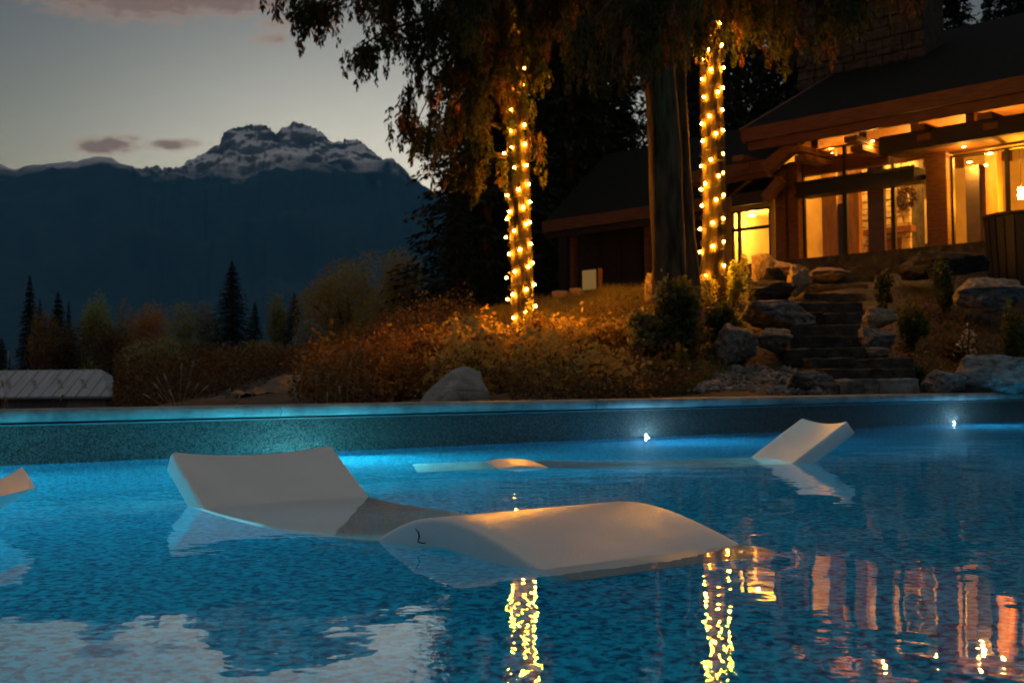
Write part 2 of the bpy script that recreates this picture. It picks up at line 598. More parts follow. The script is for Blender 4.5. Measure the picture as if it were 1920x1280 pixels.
M_ground, nt, p, out = nmat('soil_and_leaf_litter')
t = nt.nodes.new('ShaderNodeTexCoord')
n1 = nt.nodes.new('ShaderNodeTexNoise')
n1.inputs['Scale'].default_value = 1.3
n1.inputs['Detail'].default_value = 8
n1.inputs['Roughness'].default_value = 0.7
nt.links.new(t.outputs['Object'], n1.inputs['Vector'])
r = nt.nodes.new('ShaderNodeValToRGB')
r.color_ramp.elements[0].position = 0.35
r.color_ramp.elements[1].position = 0.7
r.color_ramp.elements[0].color = (0.028, 0.020, 0.012, 1)
r.color_ramp.elements[1].color = (0.085, 0.066, 0.036, 1)
nt.links.new(n1.outputs[0], r.inputs[0])
nt.links.new(r.outputs[0], p.inputs['Base Color'])
p.inputs['Roughness'].default_value = 0.95
b = nt.nodes.new('ShaderNodeBump')
b.inputs['Distance'].default_value = 0.08
n2 = nt.nodes.new('ShaderNodeTexNoise')
n2.inputs['Scale'].default_value = 9
n2.inputs['Detail'].default_value = 6
nt.links.new(t.outputs['Object'], n2.inputs['Vector'])
nt.links.new(n2.outputs[0], b.inputs['Height'])
nt.links.new(b.outputs[0], p.inputs['Normal'])

# ================================================================== LARGE STRUCTURE
# ------------------------------------------------------------------ pool: frame along the raised back wall
WA = rad(37.5)
WT = Vector((math.cos(WA), math.sin(WA), 0))
WN = Vector((-math.sin(WA), math.cos(WA), 0))
W0 = Vector((-3.042, 7.103, 0))
T0, T1, NB = -3.6, 24.0, -12.0
DEPTH = -0.66
COPZ = 0.331


def pw(t_, n_, z_):
    return W0 + WT * t_ + WN * n_ + Vector((0, 0, z_))


def pool_box(t0, t1, n0, n1, z0, z1):
    V = [pw(a, b_, c) for c in (z0, z1) for b_ in (n0, n1) for a in (t0, t1)]
    F = [(0, 2, 3, 1), (4, 5, 7, 6), (0, 1, 5, 4), (1, 3, 7, 5), (3, 2, 6, 7), (2, 0, 4, 6)]
    return V, F


# water sheet
water = mesh('water', [pw(T0, NB, 0), pw(T1, NB, 0), pw(T1, 0.03, 0), pw(T0, 0.03, 0)], [(0, 1, 2, 3)], M_water)
tag(water, kind='structure')
pf = mesh('pool_floor', [pw(T0 - .1, NB - .1, DEPTH), pw(T1 + .1, NB - .1, DEPTH), pw(T1 + .1, .1, DEPTH), pw(T0 - .1, .1, DEPTH)],
          [(0, 1, 2, 3)], M_poolfloor)
tag(pf, kind='structure')

pool_wall = empty('pool_wall', pw(0, 0, 0))
tag(pool_wall, 'long raised pool wall of pebble finish under a rounded concrete coping', 'pool wall')


def loc_part(name, VF, mat, parent, smooth=False):
    o = pw(0, 0, 0)
    return mesh(name, [v - o for v in VF[0]], VF[1], mat, parent, smooth)


loc_part('pebble_face', pool_box(T0 - .3, T1, 0, 0.3, -0.05, 0.232), M_pebble, pool_wall)
loc_part('plaster_face', pool_box(T0 - .3, T1, 0.004, 0.3, -1.0, -0.05), M_poolfloor, pool_wall)
loc_part('metal_trim', pool_box(T0 - .3, T1, -0.012, 0.1, 0.2325, 0.241), M_trim, pool_wall)
loc_part('joint', pool_box(T0 - .3, T1, 0.012, 0.3, 0.2412, 0.2508), M_gap, pool_wall)
# coping stones, bullnose front
prof = [(0.36, 0.251), (0.02, 0.251), (-0.018, 0.253)]
for k in range(9):
    a = -math.pi / 2 + math.pi * k / 8
    prof.append((-0.022 - 0.022 * math.cos(a), 0.291 + 0.038 * math.sin(a)))
prof += [(-0.01, COPZ), (0.36, COPZ)]
rng = random.Random(5)
tt = T0 - .3
while tt < T1:
    ln = rng.uniform(2.5, 3.0)
    V, F = [], []
    dz = rng.uniform(-.0012, .0012)
    for a in (tt + .004, tt + ln - .004):
        for (n_, z_) in prof:
            V.append(pw(a, n_, z_ + dz))
    m_ = len(prof)
    for i in range(m_ - 1):
        F.append((i, m_ + i, m_ + i + 1, i + 1))
    F.append((m_ - 1, 2 * m_ - 1, m_, 0))
    F.append(tuple(range(m_)))
    F.append(tuple(range(2 * m_ - 1, m_ - 1, -1)))
    o = loc_part('coping_stone', (V, F), M_coping, pool_wall, True)
    o.data.set_sharp_from_angle(angle=rad(40))
    tt += ln
# far ends of the basin
side_wall = mesh('pool_side_wall', *pool_box(T0 - .3, T0, NB, -0.05, -1.0, COPZ), M_coping)
tag(side_wall, kind='structure')


def t_of(px):
    """distance along the wall of the waterline point seen at picture column px"""
    d = ray(px, 800)
    # intersect the vertical plane of the wall
    k = (W0.xy.dot(WN.xy)) / d.xy.dot(WN.xy)
    return (d.xy * k - W0.xy).dot(WT.xy)


# small white lights set at the waterline, and the lamps below it
def led(t_):
    e = empty('waterline_light', pw(t_, 0, 0) - pw(0, 0, 0), WA, pool_wall)
    V, F = lathe([(0.0, 0.006), (0.016, 0.006), (0.019, 0.003), (0.019, -0.01)], 16)
    mesh('bezel', [(v[0], -v[2], v[1] + 0.014) for v in V], F, M_trim, e)
    V, F = lathe([(0.0, 0.012), (0.007, 0.010), (0.010, 0.0065)], 12)
    mesh('lens', [(v[0], -v[2], v[1] + 0.014) for v in V], F, M_led, e)


def lamp_under(t_, z_, rr=0.10, n_=0.0, turn=0.0, parent=None, gm=None):
    e = empty('underwater_lamp', pw(t_, n_, z_) - (pw(0, 0, 0) if parent is None else Vector()), WA + turn, parent or pool_wall)
    V, F = lathe([(rr, 0.02), (rr + .02, 0.02), (rr + .025, 0.0)], 24)
    mesh('housing', [(v[0], -v[2], v[1]) for v in V], F, M_trim, e)
    V, F = lathe([(0.001, 0.03), (rr * .6, 0.026), (rr, 0.021)], 24)
    mesh('lens', [(v[0], -v[2], v[1]) for v in V], F, gm or M_poolglow, e)


for px in (1210, 1788):
    led(t_of(px))
near_wall = mesh('pool_near_wall', *pool_box(T0 - .3, T1, NB - .3, NB, -1.0, COPZ), M_coping)
tag(near_wall, kind='structure')
for px, rr_ in ((545, .055), (-210, .035)):
    lamp_under(t_of(px), -0.22, rr_)
for px in (1210, 1788):
    lamp_under(t_of(px), -0.035, .024, gm=M_poolspot)
for nq, rr_ in ((-1.5, .085),):
    lamp_under(T0, -0.24, rr_, nq, math.pi / 2, side_wall)
for tq, rr_ in ((11.0, .042), (15.0, .055)):  # unseen lamps behind the camera, added to brighten the pool floor
    lamp_under(tq, -0.24, rr_, NB, math.pi, near_wall)

# ------------------------------------------------------------------ ground: one sheet, hill rising to the house on the right
CP = []


def cp(px, py, Y):
    v = at(px, py, Y)
    CP.append((v.x, v.y, v.z))


for a in ((968, 668, 18), (880, 600, 20.5), (1000, 585, 20.5), (1100, 562, 22), (1200, 545, 22), (1338, 535, 19),
          (1260, 540, 19.5), (1400, 550, 19), (1590, 742, 13.2), (1640, 738, 13.2), (1600, 640, 17), (1560, 512, 24), (1900, 690, 14.6),
          (1860, 590, 17.5), (1860, 505, 22), (1450, 705, 14.8), (1380, 690, 15), (1270, 715, 14), (1250, 650, 16.3),
          (1120, 650, 16.5), (1100, 715, 14), (820, 660, 18), (700, 700, 17), (600, 728, 19), (480, 748, 23), (780, 610, 24), (640, 650, 30),
          (1700, 600, 17), (1700, 690, 14.4), (1700, 505, 23.5), (1450, 540, 20), (1110, 560, 30), (1200, 545, 30)):
    cp(*a)
for tq in (4, 6, 8, 10, 12, 14, 16, 20):
    v = pw(tq, .45, 0)
    CP.append((v.x, v.y, 0.29))
for tq, z_ in ((2, .22), (0, .15), (-3, .05), (-8, -.2)):
    v = pw(tq, .45, 0)
    CP.append((v.x, v.y, z_))
CP += [(-60, 60, -2.2), (-20, 60, -1.7), (-9, 45, -.7), (30, 60, 4.2), (10, 60, 3.2), (0, 60, 2.4), (60, 40, 4), (40, 18, 2.4), (26, 14, 1.0),
       (-30, 20, -1.5), (-14, 16, -.5), (-8, 28, -.1), (7, 29, 3.05), (12, 25, 3.05), (12, 32, 3.1), (2, 34, 2.9), (18, 24, 3.05), (0, 80, 2.5),
       (-50, 90, -2.4), (40, 90, 4)]
CP = np.array(CP)
_d = np.linalg.norm(CP[:, None, :2] - CP[None, :, :2], axis=2)
_A = np.zeros((len(CP) + 3, len(CP) + 3))
_A[:len(CP), :len(CP)] = _d + np.eye(len(CP)) * -0.25
_A[:len(CP), -3:] = np.c_[np.ones(len(CP)), CP[:, :2]]
_A[-3:, :len(CP)] = _A[:len(CP), -3:].T
_w = np.linalg.solve(_A, np.r_[CP[:, 2], 0, 0, 0])


def zg(x, y):
    x = np.atleast_1d(np.asarray(x, float))
    y = np.atleast_1d(np.asarray(y, float))
    d = np.sqrt((x[..., None] - CP[:, 0]) ** 2 + (y[..., None] - CP[:, 1]) ** 2)
    z = d @ _w[:-3] + _w[-3] + _w[-2] * x + _w[-1] * y
    far = np.clip((np.hypot(x - 4, y - 25) - 60) / 70, 0, 1)
    return z * (1 - far) + far * (-2.4)


def zg1(x, y):
    return float(zg(x, y)[0])


def spaced(a, fine, n1, step, growth, lim):
    out_ = [a + fine * i for i in range(n1)]
    while out_[-1] < lim:
        out_.append(out_[-1] + step)
        step *= growth
    return out_


npos = spaced(0.34, 0.22, 110, 0.3, 1.16, 7600)
tpos = spaced(0.0, 0.25, 100, 0.3, 1.18, 7600)
tneg = [-v for v in spaced(0.3, 0.4, 40, 0.5, 1.2, 7600)][::-1]
ts, ns = np.array(tneg + tpos), np.array([-7600., -2000, -400, -60, -14, 0.33] + npos)
TT, NN = np.meshgrid(ts, ns)
GX = W0.x + WT.x * TT + WN.x * NN
GY = W0.y + WT.y * TT + WN.y * NN
GZ = zg(GX.ravel(), GY.ravel()).reshape(GX.shape)
for i in range(GX.shape[0]):
    for j in range(GX.shape[1]):
        if abs(TT[i, j]) < 60 and 0.3 < NN[i, j] < 60:
            GZ[i, j] += 0.10 * noise.fractal((GX[i, j] * .9, GY[i, j] * .9, 3.1), 1.0, 2.0, 4) * min(1, (NN[i, j] - .3) / 1.5)
GZ[NN < 0.335] = -2.2
nr, nc = GX.shape
V = np.c_[GX.ravel(), GY.ravel(), GZ.ravel()]
F = [(i * nc + j, i * nc + j + 1, (i + 1) * nc + j + 1, (i + 1) * nc + j) for i in range(nr - 1) for j in range(nc - 1)]
ground = mesh('ground', V, F, M_ground, smooth=True)
tag(ground, kind='structure')

# ------------------------------------------------------------------ mountain range across the valley
RIDGE = [(-1600, 330), (-900, 300), (-300, 318), (0, 321), (60, 322), (130, 318), (190, 310), (230, 318), (265, 327), (300, 324), (326, 328),
         (345, 312), (362, 300), (385, 285), (410, 270), (425, 252), (440, 240), (460, 235), (482, 234), (503, 240), (512, 248), (520, 254), (528, 242),
         (538, 235), (550, 228), (562, 234), (580, 238), (598, 245), (610, 258), (620, 268), (640, 265), (668, 262), (688, 270), (704, 288),
         (730, 310), (760, 338), (800, 362), (850, 384), (960, 420), (1200, 430), (1500, 380), (1920, 330), (2600, 360), (3600, 330)]
cols = np.unique(np.concatenate([np.arange(-1600, 240, 16), np.arange(240, 880, 2.5), np.arange(880, 3600, 24)]))
rpy = np.interp(cols, [a for a, _ in RIDGE], [b_ for _, b_ in RIDGE])
RR = np.concatenate([np.linspace(0, .76, 26), np.linspace(.77, .925, 26), np.linspace(.93, 1.0, 36), [1.03, 1.08, 1.16]])
V = []
for ci, c in enumerate(cols):
    d = ray(c, rpy[ci])
    er = d.z / d.y * (1 + .006 * noise.fractal((c * .06, 2.0, 0), 1, 2, 2) + .010 * noise.fractal((c * .16, 7.0, 0), .6, 2, 4))
    dh = ray(c, 326 + 7 * math.sin(c * .021) + 5 * math.sin(c * .057))
    es = min(dh.z / dh.y, er * 0.985)
    ax = d.x / d.y
    for r_ in RR:
        Yd = 1900 + 3300 * min(r_, 1.0)
        if r_ <= .76:
            e_ = es * (r_ / .76) ** 0.9
        elif r_ <= .93:
            e_ = es + (er - es) * .32 * (r_ - .76) / .17
        elif r_ <= 1.0:
            q = (r_ - .93) / .07
            e_ = es + (er - es) * (.32 + .68 * (1 - (1 - q) ** 1.15))
        else:
            Yd = 5200 + (r_ - 1) * 6000
            e_ = er - (r_ - 1) * 1.3 * er
        x_, z_ = ax * Yd, e_ * Yd
        a_ = 1.0 - 0.85 * max(0, (r_ - .93) / .07) if r_ <= 1 else 0.15
        f1 = noise.ridged_multi_fractal((x_ / 620, Yd / 620, 1.7), 1.0, 2.1, 6, 1.0, 2.0)
        z_ += (f1 - 1.1) * 85 * a_ * min(1, r_ * 3)
        f2 = noise.fractal((x_ / 90, Yd / 90, z_ / 120), 0.9, 2.0, 5)
        z_ += f2 * 15 * (0.35 + a_ * .65) * min(1, r_ * 3)
        V.append((x_, Yd + 45 * noise.fractal((x_ / 110, z_ / 60, 4.0), .8, 2, 4), z_ + CAMZ - (4 if r_ == 0 else 0)))
nr_ = len(RR)
F = [(i * nr_ + j, (i + 1) * nr_ + j, (i + 1) * nr_ + j + 1, i * nr_ + j + 1) for i in range(len(cols) - 1) for j in range(nr_ - 1)]
mountain = mesh('mountain', V, F, M_mount, smooth=True)
tag(mountain, kind='structure')

# ------------------------------------------------------------------ evening air over the valley
HB = 6700
V = [(x, y, z) for z in (-30, 1260) for y in (-HB, HB) for x in (-HB, HB)]
M_haze, nt, p, out = nmat('evening_haze')
nt.nodes.remove(p)
pv = nt.nodes.new('ShaderNodeVolumePrincipled')
pv.inputs['Color'].default_value = (0.09, 0.50, 1.0, 1)
pv.inputs['Density'].default_value = 0.000105
pv.inputs['Anisotropy'].default_value = 0.0
nt.links.new(pv.outputs[0], out.inputs['Volume'])
haze = mesh('haze', V, [(0, 2, 3, 1), (4, 5, 7, 6), (0, 1, 5, 4), (1, 3, 7, 5), (3, 2, 6, 7), (2, 0, 4, 6)], M_haze)
tag(haze, 'thin blue evening haze lying over the whole valley', kind='stuff')

# ================================================================== OBJECTS
# ------------------------------------------------------------------ in-pool loungers
def catmull(pts, n):
    pts = [np.array(p_, float) for p_ in pts]
    P_ = [2 * pts[0] - pts[1]] + pts + [2 * pts[-1] - pts[-2]]
    out_ = []
    for i in range(1, len(P_) - 2):
        for k in range(n):
            t_ = k / n
            a, b_, c, d = P_[i - 1], P_[i], P_[i + 1], P_[i + 2]
            out_.append(.5 * ((2 * b_) + (c - a) * t_ + (2 * a - 5 * b_ + 4 * c - d) * t_ ** 2 + (3 * b_ - a - 3 * c + d) * t_ ** 3))
    out_.append(P_[-2])
    return out_


LPROF = [(-.305, .190), (-.15, .094), (0, .0), (.16, -.095), (.36, -.150), (.60, -.165), (.85, -.140), (1.05, -.075), (1.2, 0.0),
         (1.36, .062), (1.52, .086), (1.68, .072), (1.85, .030), (1.98, -.014), (2.07, -.060)]


def make_lounger(width=0.70, thick=0.085):
    pts = catmull(LPROF, 6)
    n_ = len(pts)
    rings = []
    hw, rc = width / 2, 0.014
    for i, p_ in enumerate(pts):
        d = pts[min(i + 1, n_ - 1)] - pts[max(i - 1, 0)]
        d /= np.linalg.norm(d)
        nrm = np.array([-d[1], d[0]])
        if nrm[1] < 0:
            nrm = -nrm
        s_ = p_[0]
        dish = 0.030 * max(0, 1 - max(0, s_ - .1) / .9) if s_ < 1 else 0.0
        th = thick
        ring = []
        topw = np.linspace(-hw + rc, hw - rc, 13)
        for w_ in topw:
            ring.append((w_, -dish * (1 - (w_ / hw) ** 2)))
        for k in range(1, 4):
            a = math.pi / 2 * (1 - k / 3)
            ring.append((hw - rc + rc * math.cos(a), -rc + rc * math.sin(a)))
        for k in range(0, 4):
            a = -math.pi / 2 * k / 3
            ring.append((hw - rc + rc * math.cos(a), -th + rc + rc * math.sin(a)))
        for w_ in topw[::-1][1:-1]:
            ring.append((w_, -th))
        for k in range(0, 4):
            a = -math.pi / 2 - math.pi / 2 * k / 3
            ring.append((-hw + rc + rc * math.cos(a), -th + rc + rc * math.sin(a)))
        for k in range(0, 3):
            a = math.pi - math.pi / 2 * k / 3
            ring.append((-hw + rc + rc * math.cos(a), -rc + rc * math.sin(a)))
        rings.append([(p_[0] + nrm[0] * o_, w_, p_[1] + nrm[1] * o_) for (w_, o_) in ring])
    m_ = len(rings[0])

    def inset(ring, dirx, dirz, amt, k):
        c = np.mean(np.array(ring), axis=0)
        return [tuple(np.array(v) + np.array((dirx, 0, dirz)) * amt + (c - np.array(v)) / np.array((.35, .35, .35)) * k *
                      np.array((1, 1, 1))) for v in ring]
    d0 = pts[0] - pts[1]
    d0 /= np.linalg.norm(d0)
    d1 = pts[-1] - pts[-2]
    d1 /= np.linalg.norm(d1)
    rings = [inset(rings[0], d0[0], d0[1], .010, .012)] + rings + [inset(rings[-1], d1[0], d1[1], .010, .012)]
    V, F = [], []
    for rg in rings:
        V += rg
    for i in range(len(rings) - 1):
        for k in range(m_):
            F.append((i * m_ + k, i * m_ + (k + 1) % m_, (i + 1) * m_ + (k + 1) % m_, (i + 1) * m_ + k))
    F.append(tuple(range(m_)))
    F.append(tuple(range((len(rings) - 1) * m_, len(rings) * m_))[::-1])
    o = root = mesh('pool_lounger', V, F, M_lounger, None, True)
    bmx = bmesh.new()
    bmx.from_mesh(o.data)
    bmesh.ops.recalc_face_normals(bmx, faces=bmx.faces)
    bmx.to_mesh(o.data)
    bmx.free()
    o.data.set_sharp_from_angle(angle=rad(50))
    return root


lo = make_lounger()
GL = 'white in-pool loungers'
LA = rad(-52.5)
lo.location = Vector((-1.151, 4.366, 0)) + Vector((-math.sin(LA), math.cos(LA), 0)) * .36 + Vector((math.cos(LA), math.sin(LA), 0)) * 0.03
lo.rotation_euler = (0, 0, LA)
tag(lo, 'nearest white moulded lounger, its backrest and knee hump rising from the blue water', 'pool lounger', GL)
l2 = copy_tree(lo)
LB = rad(187)
bp = at(1443, 862, 6.9)
l2.location = (bp.x + 0.03, 6.93, 0.016)
l2.rotation_euler = (0, rad(3.3), LB)
tag(l2, 'farther white lounger near the pool wall, only its backrest and flat hump showing', 'pool lounger', GL)
l3 = copy_tree(lo)
l3.location = (-1.895, 3.56, -0.008)
l3.rotation_euler = (0, 0, rad(184))
tag(l3, 'white lounger cut off by the left edge of the picture', 'pool lounger', GL)

V, F = tube_data([(0, 0, 0), (.004, .002, .012), (.002, .003, .024), (-.006, .002, .034)], [.0016, .0022, .0022, .0012], 6)
V2, F2 = tube_data([(0, 0, 0), (.012, -.002, -.004), (.022, -.003, -.003)], [.0018, .0018, .001], 6)
V, F = join([(V, F), (V2, F2)])
hp = lo.matrix_basis @ Vector((1.45, -.352, .02))
tw = mesh('twig', V, F, M_twig)
tw.location = hp + Vector((-.012, -.006, 0))
tag(tw, 'tiny dark twig stuck to the side of the nearest lounger', 'twig')

# ------------------------------------------------------------------ barn in the valley
by = 60.0
k_ = by / FPX
b0 = at(205, 742, by)
rz_ = at(155, 693, by + 3).z
ez = b0.z
xr = b0.x
barn = empty('barn', (xr - 8, by + 3, -2.3))
tag(barn, 'low grey metal-roofed barn beyond the pool wall', 'barn')


def bp_(x, y, z):
    return (x - (xr - 8), y - (by + 3), z + 2.3)


L = 16.0
V = [bp_(*v) for v in ((xr, by, ez), (xr - L, by, ez), (xr - L + 1.45, by + 3, rz_), (xr - 1.45, by + 3, rz_), (xr, by + 6, ez), (xr - L, by + 6, ez))]
V += [(a, b_, c - .1) for a, b_, c in V]
F = [(0, 1, 2, 3), (0, 3, 4), (3, 2, 5, 4), (2, 1, 5), (6, 9, 8, 7), (6, 10, 9), (9, 10, 11, 8), (8, 11, 7),
     (0, 6, 7, 1), (0, 4, 10, 6), (4, 5, 11, 10), (5, 1, 7, 11)]
broof = mesh('roof', V, F, M_barnroof, barn)
Vb = [bp_(a, b_, c) for c in (-2.8, ez - .08) for b_ in (by + .35, by + 5.6) for a in (xr - L + .4, xr - .3)]
mesh('wall', Vb, [(0, 2, 3, 1), (0, 1, 5, 4), (1, 3, 7, 5), (3, 2, 6, 7), (2, 0, 4, 6)], M_barnwall, barn)
for a0, a1 in ((2.3, 5.3), (5.6, 8.6), (8.9, 11.9)):  # dark panels painted for the shade inside the open bays
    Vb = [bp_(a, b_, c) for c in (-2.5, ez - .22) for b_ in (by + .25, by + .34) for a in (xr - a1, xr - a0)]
    mesh('bay_shade_panel', Vb, [(0, 2, 3, 1), (4, 5, 7, 6), (0, 1, 5, 4), (1, 3, 7, 5), (3, 2, 6, 7), (2, 0, 4, 6)], M_barndark, barn)
for k in range(26):
    xa = xr - .5 - k * .6
    f1_ = min(1.0, (k * .6 + .5) / 1.5, (L - .5 - k * .6) / 1.5)
    V = []
    for f_ in (0.0, f1_):
        c_ = Vector((xa, by + 3 * f_, ez + (rz_ - ez) * f_))
        V += [bp_(c_.x - .025, c_.y, c_.z - .02), bp_(c_.x + .025, c_.y, c_.z - .02), bp_(c_.x + .025, c_.y, c_.z + .05), bp_(c_.x - .025, c_.y, c_.z + .05)]
    mesh('roof_rib', V, [(0, 1, 2, 3), (4, 7, 6, 5), (0, 4, 5, 1), (1, 5, 6, 2), (2, 6, 7, 3), (3, 7, 4, 0)], M_barnroof, broof)
sl_n = Vector((0, -(rz_ - ez), 3)).normalized()
for px in (18, 66, 114, 158):
    xs = at(px, 717, by + 1.4).x
    q = []
    for (f0, dx) in ((.30, .12), (.30, .34), (.62, -.16), (.62, -.38)):
        base_ = Vector((xs + dx, by + 3 * f0, ez + (rz_ - ez) * f0))
        q.append(base_ + sl_n * .02)
    q += [v - sl_n * .06 + sl_n * .0 for v in q]
    mesh('skylight', [bp_(*v) for v in q], [(0, 1, 2, 3), (4, 7, 6, 5), (0, 4, 5, 1), (1, 5, 6, 2), (2, 6, 7, 3), (3, 7, 4, 0)], M_rust, broof)

# ------------------------------------------------------------------ the timber house on the hill
HO = at(1500, 497, 27)
HU = Vector((math.sqrt(.5), -math.sqrt(.5), 0))
HV = Vector((-math.sqrt(.5), -math.sqrt(.5), 0))
FZ = HO.z


def fac(px, py, v=0.0):
    """(u, z) on the plane v metres in front of the facade"""
    d = ray(px, py)
    c = Vector((0, 0, CAMZ))
    k = (v - (c - HO).dot(HV)) / d.dot(HV)
    P_ = c + d * k - HO
    return P_.dot(HU), P_.z


def fu(px, v=0.0, py=420):
    return fac(px, py, v)[0]


def fz(px, py, v=0.0):
    return fac(px, py, v)[1]


house = empty('timber_house', HO)
tag(house, 'timber lodge with lit windows and dark roofs on the hill', 'house')
BOXF = [(0, 2, 3, 1), (4, 5, 7, 6), (0, 1, 5, 4), (1, 3, 7, 5), (3, 2, 6, 7), (2, 0, 4, 6)]


def hp_(u, v, z):
    return HU * u + HV * v + Vector((0, 0, z))


def hbox(u0, u1, v0, v1, z0, z1):
    return [hp_(a, b_, c) for c in (z0, z1) for b_ in (v0, v1) for a in (u0, u1)], BOXF


def hpart(name, boxes, mat, parent=house, bev=0.0):
    V, F = join([hbox(*b_) for b_ in boxes])
    o = mesh(name, V, F, mat, parent)
    bmx = bmesh.new()
    bmx.from_mesh(o.data)
    bmesh.ops.recalc_face_normals(bmx, faces=bmx.faces)
    if bev:
        bmesh.ops.bevel(bmx, geom=list(bmx.edges), offset=bev, segments=1, affect='EDGES')
    bmx.to_mesh(o.data)
    bmx.free()
    return o


def beam(name, p0, p1, hv, hz, mat, parent=house):
    """straight timber between two (u,v,z) points with its own section"""
    a, b_ = hp_(*p0), hp_(*p1)
    d = (b_ - a).normalized()
    s = d.cross(Vector((0, 0, 1)))
    s = s.normalized() if s.length > 1e-3 else HU
    up = s.cross(d).normalized()
    V = [q + s * (hv * i) + up * (hz * j) for q in (a, b_) for j in (-1, 1) for i in (-1, 1)]
    return mesh(name, V, [(0, 1, 3, 2), (4, 6, 7, 5), (0, 4, 5, 1), (2, 3, 7, 6), (0, 2, 6, 4), (1, 5, 7, 3)], mat, parent)


# main roof
EV = 1.5
eu0, ez0 = fac(1395, 240, EV)
eu1, ez1 = fac(1920, 145, EV)
EZ = (ez0 + ez1) / 2 + .0
UR = eu1 + 7.0
RV, RZ_ = -5.0, fz(1830, 44, -5.0)
slope = (RZ_ - EZ) / (EV - RV)


def roofz(v):
    return EZ + slope * (EV - v)


def slab(name, u0, u1, va, za, vb, zb, th, mat, parent=house, ub0=None, ub1=None):
    ub0 = u0 if ub0 is None else ub0
    ub1 = u1 if ub1 is None else ub1
    V = [hp_(u0, va, za), hp_(u1, va, za), hp_(ub1, vb, zb), hp_(ub0, vb, zb)]
    V += [v - Vector((0, 0, th)) for v in V]
    return mesh(name, V, [(0, 1, 2, 3), (4, 7, 6, 5), (0, 4, 5, 1), (1, 5, 6, 2), (2, 6, 7, 3), (3, 7, 4, 0)], mat, parent)


mroof = slab('roof', eu0, UR, EV, EZ, RV, RZ_, .10, M_roof)
slab('roof_back', eu0, UR, RV - .01, RZ_, RV - 6, RZ_ - 5.8 * slope, .10, M_roof)
slab('soffit', eu0 + .05, UR, EV - .06, EZ - .13, RV, RZ_ - .13, .05, M_darkwood)
hpart('fascia', [(eu0, UR, EV + .003, EV + .07, EZ - .30, EZ - .005)], M_timberh)
hpart('fascia', [(eu0 + .10, UR, EV - .10, EV - .002, EZ - .50, EZ - .31)], M_timberh)
beam('barge_board', (eu0 - .03, EV + .05, EZ - .17), (eu0 - .03, RV, RZ_ - .17), .03, .17, M_timberh)
# outrigger pairs under the eave
for px in (1400, 1505, 1611, 1737, 1862, 1990):
    uu = fu(px, 1.0, 240)
    z_ = EZ - .52
    for k in range(2):
        hpart('rafter_tail', [(uu - .14, uu + .14, -.1, EV - .12 - .25 * k, z_ - .13 - .16 * k, z_ - .01 - .16 * k)], M_timber)
# wall plates and gable-side wall
WT_ = EZ - .95
LU = fu(1465)
hpart('wall_plate', [(LU, UR, -.14, .02, WT_, EZ - .60)], M_timberh)
# timber columns
ca0, ca1 = fu(1466), fu(1507)
hpart('column', [(ca0, (ca0 + ca1) / 2 - .01, .02, .30, -.25, EZ - .75)], M_timber, bev=.012)
hpart('column', [((ca0 + ca1) / 2 + .01, ca1, -.06, .22, -.25, EZ - .62)], M_timber, bev=.012)
cb0, cb1 = fu(1748), fu(1787)
hpart('column', [(cb0, cb1, -.10, .26, -.25, fz(1748, 292))], M_timber, bev=.012)
hpart('column', [(fu(1990), fu(2030), -.10, .26, -.25, fz(1748, 292))], M_timber, bev=.012)
# black canopy over the doors
hz1, hz0 = fz(1500, 343, .55), fz(1500, 368, .55)
hu0, hu1 = fu(1494, .55), fu(1716, .55)
can = hpart('canopy', [(hu0, hu1, .02, .55, hz0, hz1)], M_frame)
hpart('canopy_lip', [(hu0 - .02, hu1 + .02, .551, .60, hz0 - .03, hz0 + .05)], M_frame, can)
hpart('canopy_lip', [(hu0 - .02, hu1 + .02, .551, .60, hz1 - .05, hz1 + .02)], M_frame, can)
# windows: frame with a pane inside
WTOP = fz(1508, 284)
UTOP = fz(1790, 292)


def window(u0, u1, z0, z1, v=0.0, fw=.035, name='window', pane=True):
    f = hpart(name, [(u0, u0 + fw, v - .05, v + .03, z0, z1), (u1 - fw, u1, v - .05, v + .03, z0, z1),
                     (u0 + fw, u1 - fw, v - .05, v + .03, z0, z0 + fw), (u0 + fw, u1 - fw, v - .05, v + .03, z1 - fw, z1)], M_frame)
    if pane:
        V = [hp_(u0 + fw, v - .01, z0 + fw), hp_(u1 - fw, v - .01, z0 + fw), hp_(u1 - fw, v - .01, z1 - fw), hp_(u0 + fw, v - .01, z1 - fw)]
        mesh('pane', V, [(0, 1, 2, 3)], M_glass, f)
    return f


m1, m2 = fu(1586), fu(1676)
hm = (hz0 + hz1) / 2
window(ca1 + .002, m1, hm + .01, WTOP)
window(m1 + .002, m2, hm + .01, WTOP)
window(m2 + .002, cb0 - .002, hm + .01, WTOP)
for a, b_ in ((ca1 + .002, m1), (m1 + .002, m2), (m2 + .002, cb0 - .002)):
    window(a, b_, 0.0, hm, name='glass_door', fw=.045)
hpart('door_sill', [(ca1, cb0, -.06, .12, -.06, -.002)], M_timberh)
# right bay
w1 = fu(1891)
bz0 = fz(1790, 468)
window(cb1 + .002, w1, bz0, UTOP)
window(w1 + .002, fu(1990) - .002, bz0, UTOP)
hpart('wall_below_window', [(cb1, fu(1990), -.08, .05, -.3, bz0 - .002)], M_darkwood)
# porch beam and its flat soffit over the right bay
pu0 = fu(1661, .9)
pz1, pz0 = fz(1662, 264, .9), fz(1662, 292, .9)
hpart('porch_beam', [(pu0, UR, .9, 1.12, pz0, pz1 + .05)], M_darkwood)
hpart('porch_soffit', [(pu0 + .02, UR, .031, .898, pz0 + .03, pz0 + .10)], M_timber)
